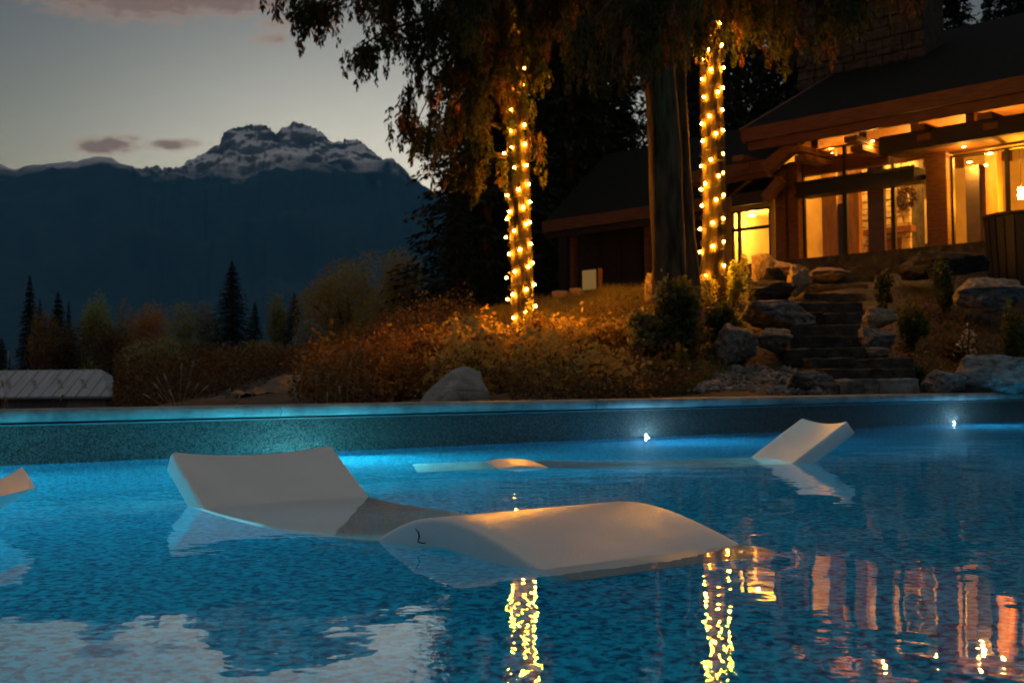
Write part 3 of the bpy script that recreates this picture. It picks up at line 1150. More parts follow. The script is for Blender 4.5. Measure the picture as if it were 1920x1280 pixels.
# front and back room
BV = -5.0
RU1 = fu(1990) + 2.5
hpart('floor', [(ca0 - .2, RU1, BV, .24, -.28, -.062)], M_wallpanel)
hpart('back_wall', [(ca0 - .2, RU1, BV - .12, BV, -.06, WTOP + .6)], M_plaster)
hpart('side_wall', [(ca0 - .32, ca0 - .201, BV - .12, -.02, -.06, WTOP + .6)], M_plaster)
hpart('side_wall', [(RU1, RU1 + .1, BV - .12, -.02, -.06, WTOP + .6)], M_plaster)
hpart('ceiling', [(ca0 - .2, RU1, BV, -.15, WTOP + .30, WTOP + .38)], M_wallpanel)
for q in (.7, 1.9, 3.1, 4.3, 5.5, 6.7):
    hpart('ceiling_beam', [(ca0 + q, ca0 + q + .18, BV, -.16, WTOP + .05, WTOP + .298)], M_timber)
hpart('partition', [(fu(1512), fu(1540), -.75, -.68, -.06, WTOP + .1)], M_wallpanel)
hpart('partition', [(fu(1557), fu(1585), -.75, -.60, -.06, WTOP + .1)], M_wallpanel)
hpart('partition', [(fu(1588) + .02, fu(1611) + .12, -1.0, -.90, -.06, WTOP + .29)], M_darkwood)
hpart('doorway_shade', [(fu(1540) + .001, fu(1557) - .001, -.80, -.74, -.06, fz(1545, 375))], M_frame)  # black panel painted in for the unlit gap between the partitions
hpart('column', [(fu(1850, -1.5), fu(1872, -1.5), -1.75, -1.5, -.06, WTOP + .29)], M_wallpanel)
hpart('cabinet', [(fu(1812, -2.2), fu(1838, -2.2), -2.6, -2.2, -.06, fz(1820, 310, -2.2))], M_darkwood)
# stone fireplace breast, each stone its own piece
f0, f1 = fu(1617, -2), fu(1709, -2)
fp = hpart('fireplace', [(f0 + .02, f1 - .02, -2.7, -2.03, -.06, WTOP + .28)], M_chim)
rng = random.Random(11)
zc = -.06
while zc < WTOP + .2:
    hgt_ = rng.uniform(.10, .20)
    uc = f0 - rng.uniform(0, .1)
    while uc < f1 - .05:
        wd = rng.uniform(.14, .34)
        a, b_ = max(uc, f0), min(uc + wd, f1)
        if b_ - a > .05:
            dv = rng.uniform(0, .05)
            hpart('stone', [(a + .006, b_ - .006, -2.03 + .001, -1.99 + dv, zc + .006, min(zc + hgt_, WTOP + .27) - .006)], M_stone, fp, bev=.012)
        uc += wd
    zc += hgt_
hpart('mantel', [(fu(1622, -1.8), fu(1712, -1.8), -1.94, -1.70, fz(1640, 441, -1.8), fz(1640, 430, -1.8))], M_timber, fp)
hpart('firebox', [(fu(1636, -1.93), fu(1690, -1.93), -1.94, -1.90, -.05, fz(1640, 452, -1.93))], M_timberh, fp)
# dark screen on the cream wall
hpart('panel', [(fu(1716, -3), fu(1738, -3), -3.1, -3.0, -.06, fz(1720, 458, -3))], M_frame)
hpart('partition', [(fu(1702, -3.2), fu(1760, -3.2), -3.3, -3.2, -.06, fz(1720, 376, -3.2))], M_plaster)


def ceiling_lamp(u, v, z, power, rr=.05, col=(1.0, .43, .055), show=True, lightz=-.10, size=.035):
    V, F = lathe([(rr * 1.25, 0.02), (rr * 1.25, -0.012), (rr, -0.014)], 16)
    c = hp_(u, v, z)
    o = mesh('ceiling_lamp', [Vector(q) + c for q in V], F, M_frame, house)
    V, F = lathe([(0.001, -0.016), (rr, -0.0135)], 16)
    mesh('lens', [Vector(q) + c for q in V], F, M_ceil_lamp, o)
    ld = bpy.data.lights.new('lamp_light', 'POINT')
    ld.energy = power
    ld.color = col
    ld.shadow_soft_size = size
    lo_ = bpy.data.objects.new('lamp_light', ld)
    COL.objects.link(lo_)
    lo_.parent = house
    lo_.location = c + Vector((0, 0, lightz))


ROOMP = 13
ceiling_lamp(fu(1650, -1.2), -1.2, WTOP + .04, ROOMP * 1.2)
ceiling_lamp(fu(1735, -2.2), -2.2, WTOP + .04, ROOMP)
ceiling_lamp(fu(1560, -.35), -.35, WTOP - .05, ROOMP * .25)
ceiling_lamp(fu(1860, -.9), -.9, fz(1861, 288, -.9) + .02, ROOMP * 1.0)
ceiling_lamp(fu(1821, -2.0), -2.0, fz(1820, 303, -2.0), ROOMP * 1.0)
ceiling_lamp(fu(1811, .5), .5, pz0 + .028, ROOMP * .2, rr=.035, lightz=-.25)
ceiling_lamp(fu(1640, .75), .75, EZ - .56, ROOMP * .16, rr=.03, lightz=-.12)
# hanging lamp in the right bay
pl = empty('pendant_lamp', HO + hp_(fu(1916, -1.2), -1.2, fz(1916, 372, -1.2)))
tag(pl, 'small glowing pendant lamp inside the right-hand bay window', 'pendant lamp')
V, F = lathe([(.05, .22), (.06, .0)], 14)
mesh('shade', V, F, M_bulb, pl)
V, F = tube_data([(0, 0, .22), (0, 0, WTOP + .3 - fz(1916, 372, -1.2))], [.008, .008], 6)
mesh('cord', V, F, M_frame, pl)
# wreath on the stone
V, F = [], []
wr = empty('wreath', HO + hp_(fu(1700, -1.85), -1.85, fz(1697, 370, -1.85)))
tag(wr, 'dark round wreath hung on the stone fireplace', 'wreath')
rng = np.random.default_rng(3)
n_ = 900
a_ = rng.uniform(0, 2 * math.pi, n_)
rr_ = .20 + rng.normal(0, .045, n_)
C_ = np.c_[np.cos(a_) * rr_ * HU.x + rng.normal(0, .03, n_) * HV.x, np.cos(a_) * rr_ * HU.y + rng.normal(0, .03, n_) * HV.y, np.sin(a_) * rr_]
D_ = rng.normal(0, 1, (n_, 3))
D_ /= np.linalg.norm(D_, axis=1)[:, None]
S_ = np.cross(D_, rng.normal(0, 1, (n_, 3)))
S_ /= np.linalg.norm(S_, axis=1)[:, None]
Q = np.stack([C_ - D_ * .04, C_ + S_ * .015, C_ + D_ * .04, C_ - S_ * .015], 1).reshape(-1, 3)
me = quadmesh(Q)
set_tint(me, rng.uniform(0, .5, n_))
link('greenery', me, L_brown, wr)

# lower wing with the yellow window, left of the columns
lv = -.35
lu0, lu1 = fu(1340, lv), LU - .05
lw0, lw1 = fu(1373, lv), fu(1445, lv)
wz0, wz1, wzm = fz(1410, 512, lv), fz(1410, 393, lv), fz(1410, 428, lv)
LT = fz(1410, 330, lv)
hpart('wing_wall', [(lw1, ca0 - .35, lv - .1, lv, -.6, LT), (lu0 - 3.5, lw0, lv - .1, lv, -.6, LT), (lw0, lw1, lv - .1, lv, wz1, LT), (lw0, lw1, lv - .1, lv, -.6, wz0)], M_plaster)
hpart('wing_post', [(fu(1336, .3), fu(1350, .3), .1, .35, -.5, fz(1345, 328, .3))], M_timber)
window(lw0, fu(1386, lv), wz0, wzm, lv)
window(fu(1386, lv) + .002, lw1, wz0, wzm, lv)
window(lw0, fu(1386, lv), wzm + .002, wz1, lv)
window(fu(1386, lv) + .002, lw1, wzm + .002, wz1, lv)
hpart('wing_back_wall', [(lu0, ca0 - .35, lv - 2.6, lv - 2.5, -.6, LT)], M_plaster)
hpart('wing_side_wall', [(lu0 - .1, lu0, lv - 2.5, lv - .1, -.6, LT), (ca0 - .45, ca0 - .351, lv - 2.5, lv - .1, -.6, LT)], M_plaster)
hpart('wing_ceiling', [(lu0, ca0 - .36, lv - 2.5, lv - .11, wz1 + .12, wz1 + .2)], M_plaster)
hpart('wing_floor', [(lu0, ca0 - .36, lv - 2.5, lv - .11, -.6, -.5)], M_wallpanel)
ceiling_lamp(fu(1410, lv - .9), lv - .9, fz(1410, 403, lv - .9), ROOMP * 1.6, rr=.09, lightz=-.14, col=(1.0, .52, .07))
# its roof: eave with fascia, and two sloping barge timbers
lez = fz(1360, 312, 1.0)
slab('wing_roof', fu(1290, 1.0), fu(1462, 1.0), 1.0, lez, -3.2, lez + 2.2, .10, M_roof)
hpart('fascia', [(fu(1290, 1.0), fu(1462, 1.0), 1.003, 1.08, lez - .27, lez - .005)], M_timberh)
hpart('fascia', [(fu(1290, 1.0), fu(1440, 1.0), .85, .998, lez - .38, lez - .16)], M_timberh)
a_, b2_ = fac(1490, 276, 1.05), fac(1440, 318, 1.05)
beam('barge_board', (a_[0], 1.12, a_[1]), (b2_[0], 1.12, b2_[1]), .10, .14, M_timber)
a_, b2_ = fac(1468, 338, .9), fac(1438, 374, .9)
beam('brace', (a_[0], .95, a_[1]), (b2_[0], .95, b2_[1]), .10, .11, M_timber)
le2 = fz(1400, 362, .8)
slab('porch_roof', fu(1376, .8), fu(1434, .8), .8, le2, -.2, fz(1400, 335, -.2), .06, M_roof)
hpart('fascia', [(fu(1376, .8), fu(1434, .8), .803, .87, le2 - .28, le2 - .004)], M_darkwood)

# the long dark wing farther left
gv = 1.0
gu0, gz0 = fac(1020, 412, gv)
gu1 = fu(1345, gv)
gz = (gz0 + fz(1225, 389, gv)) / 2
ru_, rz2 = fac(1136, 290, -3.6)
rdz = rz2
slab('wing_roof', gu0, gu1, gv, gz, -3.6, rdz, .10, M_roof, ub0=ru_)
slab('wing_roof_back', ru_, gu1, -3.61, rdz, -8, gz, .10, M_roof, ub0=gu0)
hpart('fascia', [(gu0, gu1, gv + .003, gv + .08, gz - .30, gz - .005)], M_timberh)
hpart('fascia', [(gu0 + .1, gu1, gv - .12, gv - .003, gz - .46, gz - .20)], M_darkwood)
slab('wing_soffit', gu0 + .05, gu1, gv - .13, gz - .14, -.4, gz - .14 + (rdz - gz) * .3, .04, M_darkwood, ub0=gu0 + .6)
hpart('wing_wall', [(fu(1046, -.3), fu(1345, -.3), -.5, -.3, -.8, gz + .1)], M_darkwood)
wb0, wb1 = fu(1150, -.3), fu(1200, -.3)
for px in (1060, 1120, 1158, 1200):
    hpart('siding_batten', [(fu(px, -.28), fu(px, -.28) + .09, -.299, -.25, -.8, gz + .05)], M_darkwood)
hpart('wing_post', [(fu(1071, .7), fu(1078, .7), .62, .76, -.8, gz - .2)], M_timberh)
hpart('wing_post', [(fu(1210, .7), fu(1220, .7), .62, .76, -.8, gz - .2)], M_timberh)
wa0, wa1 = fu(1091, -.24), fu(1120, -.24)
hpart('low_window', [(wa0, wa1, -.245, -.20, fz(1100, 546, -.24), fz(1100, 505, -.24))], M_frame)
mesh('pane', [hp_(wa0 + .03, -.198, fz(1100, 544, -.24)), hp_(wa1 - .03, -.198, fz(1100, 544, -.24)), hp_(wa1 - .03, -.198, fz(1100, 507, -.24)),
              hp_(wa0 + .03, -.198, fz(1100, 507, -.24))], [(0, 1, 2, 3)], glow('lit_curtain', (1.0, .55, .16), .016, .02), house)
# terrace slab under the house front
hpart('terrace', [(ca0 - 1.2, UR, .25, 2.0, -.42, -.10)], M_rockdark)
# stone chimney with its own stones
ch0, cz0 = fac(1497, 168, -2.4)
ch1 = fu(1612, -2.4, 150)
ch2 = fu(1735, -2.4, 60)
ctop = fz(1497, -40, -2.4)
chim = hpart('chimney', [(ch0 + .02, ch2 - .02, -3.4, -2.42, roofz(-2.4) - .5, ctop)], M_chim)
rng = random.Random(23)
zc = roofz(-2.4) - .25
while zc < ctop:
    hgt_ = rng.uniform(.13, .26)
    uc = ch0
    while uc < ch2 - .05:
        wd = min(rng.uniform(.2, .5), ch2 - uc)
        hpart('stone', [(uc + .008, uc + wd - .008, -2.419, -2.37 + rng.uniform(0, .06), zc + .008, zc + hgt_ - .008)], M_chim, chim, bev=.018)
        uc += wd
    zc += hgt_

# round dark tub at the right edge of the terrace
tubp = at(1925, 498, 21.0)
tub = empty('hot_tub', tubp)
tag(tub, 'dark round tub with a rim at the right edge of the picture', 'hot tub')
ht = (498 - 402) / FPX * 21
V, F = lathe([(.60, -.4), (.64, ht * .5), (.67, ht - .06)], 32)
mesh('body', V, F, M_tub, tub, True)
V, F = lathe([(.69, ht - .06), (.71, ht - .05), (.71, ht), (.0, ht + .03)], 32)
mesh('cover', V, F, M_darkwood, tub)
for k in range(24):
    a = 2 * math.pi * k / 24
    V = [(math.cos(a + s) * r_, math.sin(a + s) * r_, z) for z, r0 in ((-.4, .602), (ht - .07, .672)) for r_ in (r0, r0 + .02) for s in (-.105, .105)]
    mesh('stave', V, BOXF, M_tub, tub)

# ------------------------------------------------------------------ trees
def rhomb(C_, D_, S_, ln, wd):
    """one four-cornered leaf for each centre"""
    ln = np.asarray(ln)[:, None]
    wd = np.asarray(wd)[:, None]
    return np.stack([C_ - D_ * ln * .5, C_ + S_ * wd * .5 - D_ * ln * .08, C_ + D_ * ln * .5, C_ - S_ * wd * .5 - D_ * ln * .08], 1).reshape(-1, 3)


def unit(a):
    return a / (np.linalg.norm(a, axis=-1, keepdims=True) + 1e-9)


def strand_leaves(starts, lens, rng, per_m=100, rad_=.085, leaf=(.10, .031), tint=None):
    """hanging finger-like branchlets: leaves in long spindles under each start point"""
    Cs, Ds, Ss, Ls, Ws, Ts = [], [], [], [], [], []
    for i, (s, l) in enumerate(zip(starts, lens)):
        n_ = max(10, int(per_m * l))
        q = rng.uniform(0, 1, n_)
        prof_ = np.sin(np.clip(q * .92 + .08, 0, 1) * math.pi) ** .6 * rad_ * rng.uniform(.6, 1.25)
        ang = rng.uniform(0, 2 * math.pi, n_)
        rr_ = np.sqrt(rng.uniform(0, 1, n_)) * prof_
        sway = rng.normal(0, .10, 2)
        c = np.c_[s[0] + np.cos(ang) * rr_ + sway[0] * q * l, s[1] + np.sin(ang) * rr_ + sway[1] * q * l, s[2] - q * l]
        d = np.c_[np.cos(ang) * .5, np.sin(ang) * .5, -np.ones(n_) * rng.uniform(1.0, 1.7)] + rng.normal(0, .3, (n_, 3))
        d = unit(d)
        Cs.append(c)
        Ds.append(d)
        Ss.append(unit(np.cross(d, rng.normal(0, 1, (n_, 3)))))
        Ls.append(rng.uniform(.6, 1.3, n_) * leaf[0])
        Ws.append(rng.uniform(.6, 1.3, n_) * leaf[1])
        t0 = tint(i) if tint else rng.uniform(0, 1)
        Ts.append(np.clip(t0 + rng.normal(0, .10, n_), 0, 1))
    return rhomb(np.concatenate(Cs), np.concatenate(Ds), np.concatenate(Ss), np.concatenate(Ls), np.concatenate(Ws)), np.concatenate(Ts)


def limb_strands(rng, pts, density, lmin, lmax, spread=.35, taper=True):
    """start points of branchlets along a drooping limb"""
    pts = [np.array(p_, float) for p_ in pts]
    cp_ = np.array(catmull(pts, 10))
    seg = np.linalg.norm(np.diff(cp_, axis=0), axis=1)
    cum = np.r_[0, np.cumsum(seg)]
    n_ = int(cum[-1] * density * 1.45)
    ncl = max(3, int(cum[-1] * 4.2))
    uc_ = rng.uniform(.04, 1, ncl)
    oc_ = rng.normal(0, 1, (ncl, 2))
    lc_ = rng.uniform(.55, 1.25, ncl)
    ci_ = rng.integers(0, ncl, n_)
    u = np.clip(uc_[ci_] + rng.normal(0, .055 / cum[-1] ** .5, n_), .02, 1) * cum[-1]
    P_ = np.c_[[np.interp(u, cum, cp_[:, k]) for k in range(3)]].T
    f = u / cum[-1]
    sp = spread * (1 - .65 * f)
    P_[:, 0] += oc_[ci_, 0] * sp + rng.normal(0, .09, n_)
    P_[:, 1] += oc_[ci_, 1] * sp + rng.normal(0, .09, n_)
    P_[:, 2] += rng.uniform(-.12, .06, n_)
    ln = (lmin * .8 + (lmax * 1.35 - lmin * .8) * rng.uniform(0, 1, n_) ** 1.7) * lc_[ci_] * (1 - .45 * f ** 2 if taper else 1)
    return P_, ln, cp_


def conifer_tree(name, label, base, lean, r0, r1, height, limbs, mat, seed, group, tintf=None, density=26, crown_from=None):
    """tall trunk with drooping limbs; limbs: list of (polyline in metres relative to the base, density, lmin, lmax)"""
    rng = np.random.default_rng(seed)
    root = empty(name, base)
    tag(root, label, 'tree', group)
    zs = np.concatenate([[-.3, 0, .15, .4], np.linspace(.9, height, 26)])
    rd, pt = [], []
    for z in zs:
        q = max(z, 0) / height
        flare = 1 + .55 * math.exp(-max(z, 0) / .22)
        rd.append((r0 * (1 - q) ** .7 + .02) * flare if q > .5 else (r0 + (r1 - r0) * q / .5) * flare)
        pt.append((lean[0] * z + .02 * math.sin(z * 1.3 + seed), lean[1] * z, z))
    # keep the taper continuous past mid height
    for i, z in enumerate(zs):
        if z / height > .5:
            rd[i] = r1 * (1 - (z / height - .5) / .5) + .015
    V, F = tube_data(pt, rd, 20)
    rr = random.Random(seed)
    V = [v + Vector((noise.noise((v.x * 9, v.y * 9, v.z * 1.5)), noise.noise((v.y * 9, v.x * 9, v.z * 1.5 + 7)), 0)) * .03 for v in V]
    mesh('trunk', V, F, mat, root, True)
    allP, allL, parts = [], [], []
    for (poly, dens, lmin, lmax) in limbs:
        P_, ln, cp_ = limb_strands(rng, poly, dens, lmin, lmax)
        allP.append(P_)
        allL.append(ln)
        m_ = len(cp_)
        parts.append(tube_data([tuple(c) for c in cp_[::4]], [max(.008, .05 * (1 - i / (m_ / 4))) for i in range(len(cp_[::4]))], 6))
    # upper crown above the picture: whorls of shorter drooping limbs
    zc = crown_from if crown_from else height * .55
    ext = []
    while zc < height - .6:
        q = (zc - (crown_from or 0)) / (height - (crown_from or 0))
        for k in range(5):
            a = rng.uniform(0, 2 * math.pi)
            ln_ = (1 - q) * 2.6 + .4
            x0, y0 = lean[0] * zc, lean[1] * zc
            ext.append([(x0, y0, zc), (x0 + math.cos(a) * ln_ * .5, y0 + math.sin(a) * ln_ * .5, zc + .05), (x0 + math.cos(a) * ln_, y0 + math.sin(a) * ln_, zc - .45 * ln_ * .6)])
        zc += .55
    for poly in ext:
        P_, ln, cp_ = limb_strands(rng, poly, 9, .4, .9)
        allP.append(P_)
        allL.append(ln)
        parts.append(tube_data([tuple(c) for c in cp_[::6]], [.03, .02, .015, .008][:len(cp_[::6])] + [.006] * max(0, len(cp_[::6]) - 4), 5))
    P_ = np.concatenate(allP)
    ln = np.concatenate(allL)
    Q, T_ = strand_leaves(P_, ln, rng, tint=(lambda i: tintf(rng, P_[i])) if tintf else None)
    me = quadmesh(Q)
    set_tint(me, T_)
    link('crown', me, L_cedar, root)
    V, F = join(parts)
    mesh('limbs', V, F, mat, root, True)
    return root


def rel(base, pts):
    out_ = []
    for (px, py, Y) in pts:
        v = at(px, py, Y) - base
        out_.append((v.x, v.y, v.z))
    return out_


def cedar_tint(rng, p_):
    q = rng.uniform(0, 1)
    if q < .24:
        return rng.uniform(.82, 1.0)
    if q < .55:
        return rng.uniform(.4, .66)
    return rng.uniform(.02, .4)


GT = 'tall cedars between pool and house'
# left lit cedar
Y1 = 18.0
B1 = at(979, 668, Y1)
B1.z = zg1(B1.x, B1.y) - .05
tp = at(970, 0, Y1)
lean1 = ((tp.x - B1.x) / (tp.z - B1.z), 0.0)
limbs1 = []


def L1(pts, d, a, b_):
    limbs1.append((rel(B1, pts), d, a, b_))


L1([(965, 40, 18), (840, -30, 17.6), (680, -10, 17.3), (528, 52, 17.0)], 30, .30, .75)
L1([(965, 70, 18), (850, 30, 17.4), (720, 60, 16.9), (640, 120, 16.6)], 26, .30, .70)
L1([(965, 30, 18), (860, -60, 18.2), (740, -60, 18.6), (600, 20, 18.8)], 30, .35, .8)
L1([(965, -40, 18), (820, -140, 17.8), (650, -110, 17.6), (540, -40, 17.4)], 26, .4, .8)
L1([(965, -40, 18), (860, -120, 17.0), (740, -80, 16.3), (690, -20, 16.1)], 28, .4, .9)
L1([(965, 130, 18), (880, 90, 17.6), (800, 130, 17.2), (765, 190, 17.0)], 26, .3, .7)
L1([(965, 150, 18), (890, 110, 18.2), (820, 160, 18.4), (775, 240, 18.5)], 24, .3, .7)
L1([(965, 200, 18), (900, 165, 17.4), (850, 200, 17.0), (800, 270, 16.8)], 24, .3, .65)
L1([(965, 250, 18), (910, 230, 17.7), (860, 270, 17.5), (825, 320, 17.4)], 20, .25, .6)
L1([(960, 300, 18), (925, 290, 17.6), (890, 310, 17.4), (870, 345, 17.3)], 16, .25, .5)
L1([(965, 20, 18), (920, -30, 17.2), (890, 0, 16.6), (870, 60, 16.2)], 26, .4, 1.0)
L1([(965, 90, 18), (930, 60, 17.3), (905, 90, 16.9), (890, 140, 16.7)], 24, .4, .9)
L1([(975, 10, 18), (1010, -20, 17.5), (1040, 10, 17.2), (1062, 60, 17.0)], 26, .3, .75)
L1([(975, 90, 18), (990, 70, 17.6), (1000, 90, 17.4), (1005, 130, 17.3)], 14, .2, .45)
L1([(965, 60, 18), (955, 40, 17.4), (945, 60, 17.1), (935, 110, 17.0)], 20, .3, .6)
L1([(975, -30, 18), (1040, -90, 17.6), (1110, -60, 17.2), (1180, 0, 17.0)], 28, .4, .9)
L1([(965, -60, 18), (900, -130, 18.8), (800, -110, 19.6), (700, -40, 20.2)], 26, .4, .9)
tree1 = conifer_tree('cedar_tree', 'cedar wrapped in string lights left of the house, one limb reaching over the mountain', B1, lean1, .175, .14, 15.0, limbs1, M_bark, 7, GT, cedar_tint, crown_from=7.6)

# unlit pair in the middle
Y2 = 16.0
B2 = at(1262, 520, Y2)
B2.z = zg1(B2.x, B2.y) - .05
tp = at(1228, 0, Y2)
lean2 = ((tp.x - B2.x) / (tp.z - B2.z), 0.0)
limbs2 = []


def L2(pts, d, a, b_):
    limbs2.append((rel(B2, pts), d, a, b_))


L2([(1235, 20, 16.0), (1180, -20, 15.4), (1130, 20, 15.0), (1090, 70, 14.8)], 28, .4, .9)
L2([(1235, 60, 16.0), (1190, 40, 15.6), (1150, 70, 15.2), (1120, 110, 15.0)], 22, .35, .8)
L2([(1235, 20, 16.0), (1200, -30, 15.0), (1190, 10, 14.4), (1180, 60, 14.2)], 26, .4, .9)
L2([(1235, -20, 16.0), (1260, -60, 15.2), (1290, -30, 14.6), (1300, 10, 14.3)], 24, .4, .8)
L2([(1235, -20, 16.0), (1150, -90, 16.4), (1060, -60, 16.8), (1000, 0, 17.0)], 26, .4, .9)
L2([(1235, -40, 16.0), (1240, -80, 15.0), (1235, -50, 14.4), (1230, 0, 14.2)], 26, .5, .9)
tree2 = conifer_tree('cedar_tree', 'thicker bare trunk of the dark unlit pair, between the two lit cedars', B2, lean2, .24, .17, 16.0, limbs2, M_darkbark, 17, GT, cedar_tint, crown_from=7.4)
B2b = at(1294, 505, 17.2)
B2b.z = zg1(B2b.x, B2b.y) - .05
tp = at(1258, 0, 17.2)
limbs2b = [(rel(B2b, [(1262, 30, 17.2), (1290, -10, 16.7), (1310, 20, 16.4), (1320, 60, 16.2)]), 22, .3, .7),
           (rel(B2b, [(1262, -30, 17.2), (1310, -80, 17.4), (1370, -50, 17.6), (1420, 10, 17.8)]), 24, .4, .8),
           (rel(B2b, [(1262, 80, 17.2), (1235, 50, 16.8), (1215, 80, 16.6), (1205, 110, 16.5)]), 18, .3, .6)]
tree2b = conifer_tree('cedar_tree', 'thinner trunk of the dark unlit pair, half hidden behind its neighbour', B2b, ((tp.x - B2b.x) / (tp.z - B2b.z), 0.0), .165, .13, 14.0, limbs2b, M_darkbark, 27, GT, cedar_tint, crown_from=7.6)

# right lit cedar
Y3 = 18.5
B3 = at(1339, 540, Y3)
B3.z = zg1(B3.x, B3.y) - .05
tp = at(1333, 0, Y3)
lean3 = ((tp.x - B3.x) / (tp.z - B3.z), 0.0)
limbs3 = []


def L3(pts, d, a, b_):
    limbs3.append((rel(B3, pts), d, a, b_))


L3([(1335, 10, 18.5), (1370, -40, 18.0), (1395, -10, 17.7), (1412, 30, 17.5)], 28, .3, .8)
L3([(1335, -20, 18.5), (1430, -80, 17.8), (1520, -60, 17.2), (1600, 10, 16.8)], 30, .4, 1.0)
L3([(1335, -40, 18.5), (1450, -110, 18.2), (1580, -80, 17.8), (1700, -20, 17.5)], 30, .4, .9)
L3([(1335, 20, 18.5), (1420, -20, 19.0), (1490, 10, 19.4), (1560, 60, 19.6)], 22, .3, .8)
L3([(1335, -30, 18.5), (1500, -60, 17.0), (1600, -20, 16.4), (1660, 60, 16.2)], 24, .35, .85)
L3([(1335, -10, 18.5), (1300, -50, 17.8), (1270, -20, 17.4), (1255, 20, 17.2)], 24, .4, .8)
L3([(1335, -60, 18.5), (1230, -120, 18.0), (1150, -80, 17.6), (1080, -20, 17.4)], 26, .4, .9)
L3([(1335, 30, 18.5), (1390, 10, 18.8), (1440, 40, 19.0), (1480, 70, 19.1)], 16, .3, .7)
tree3 = conifer_tree('cedar_tree', 'cedar wrapped in string lights in front of the house', B3, lean3, .195, .14, 15.5, limbs3, M_bark, 37, GT, cedar_tint, crown_from=7.6)

# ------------------------------------------------------------------ string lights
S3 = 1280 / 560
C2 = 3.556
bul1 = [(900 + a / S3, b_ / S3) for a, b_ in (
    (88, 77), (162, 114), (180, 110), (187, 198), (139, 288), (189, 291), (131, 370), (186, 362), (131, 470), (190, 535), (134, 561), (134, 633), (194, 618),
    (104, 658), (199, 708), (145, 718), (210, 789), (165, 812), (116, 838), (185, 888), (214, 866), (126, 907), (114, 939), (198, 960), (215, 953), (146, 989),
    (111, 1017), (172, 1069), (124, 1088), (219, 1045), (226, 1126), (207, 1143), (149, 1163), (114, 1190), (233, 1220), (199, 1240), (140, 1262))]
bul1 += [(560 + a / C2, 440 + b_ / C2) for a, b_ in ((1580, 477), (1432, 553), (1517, 515), (1573, 333), (1428, 397), (1393, 431))]
bul3 = [(900 + a / S3, b_ / S3) for a, b_ in (
    (964, 47), (1024, 14), (1029, 99), (968, 129), (963, 172), (1037, 193), (978, 212), (959, 254), (990, 297), (1044, 291), (952, 340), (1042, 378), (1020, 395),
    (960, 416), (1039, 471), (983, 497), (950, 530), (1042, 558), (1011, 572), (954, 605), (1041, 659), (989, 684), (947, 712), (1040, 741), (1023, 753),
    (965, 787), (947, 812), (1044, 836), (1012, 855), (951, 882), (1043, 936), (998, 955), (943, 982), (1045, 1035), (998, 1055), (942, 1080), (1046, 1137),
    (967, 1182), (940, 1265))]
bm = bmesh.new()
bmesh.ops.create_icosphere(bm, subdivisions=2, radius=.0165)
bulb_me = bpy.data.meshes.new('bulb')
bm.to_mesh(bulb_me)
bm.free()
bulb_me.materials.append(M_bulb)
bulb_me.polygons.foreach_set('use_smooth', [True] * len(bulb_me.polygons))
V, F = lathe([(.011, .055), (.013, .02), (.010, .018)], 8)
cap_me = bpy.data.meshes.new('socket')
cap_me.from_pydata(V, [], F)
cap_me.materials.append(M_frame)


def string_lights(label, pix, base, lean, Y, rbase, seed):
    rng = random.Random(seed)
    root = empty('string_lights', base)
    tag(root, label, 'string lights', 'string lights on the cedars')
    top = 0
    for (px, py) in pix:
        P_ = at(px, py, Y) - base
        ax_ = lean[0] * P_.z
        off = P_.x - ax_
        r_ = rbase(P_.z) + .035
        if abs(off) < r_:
            dy = -math.sqrt(r_ * r_ - off * off)
        else:
            dy = rng.uniform(-.05, .05)
        k = (Y + dy) / Y
        q = at(px, py, Y + dy) - base
        b_ = bpy.data.objects.new('bulb', bulb_me)
        COL.objects.link(b_)
        b_.parent = root
        b_.location = q
        c = bpy.data.objects.new('socket', cap_me)
        COL.objects.link(c)
        c.parent = b_
        top = max(top, q.z)
    # the wire winds up the trunk, with bulbs on the far side as well
    pts, n_ = [], 340
    for i in range(n_):
        z = .25 + (top - .2) * i / (n_ - 1)
        a = i * .42
        r_ = rbase(z) + .03
        pts.append((lean[0] * z + math.cos(a) * r_, math.sin(a) * r_, z))
        if math.sin(a) > .8 and i % 3 == 0:
            b_ = bpy.data.objects.new('bulb', bulb_me)
            COL.objects.link(b_)
            b_.parent = root
            b_.location = (lean[0] * z + math.cos(a) * (r_ + .02), math.sin(a) * (r_ + .02), z)
    V, F = tube_data(pts, [.006] * n_, 5)
    mesh('wire', V, F, M_frame, root)
    return root


string_lights('glowing string lights wound round the cedar nearer the mountain', bul1, B1, lean1, Y1, lambda z: .172 - .035 * max(0, z) / 7.5 + .1 * math.exp(-max(z, 0) / .22), 1)
string_lights('glowing string lights wound round the cedar in front of the house', bul3, B3, lean3, Y3, lambda z: .192 - .055 * max(0, z) / 7.7 + .1 * math.exp(-max(z, 0) / .22), 2)


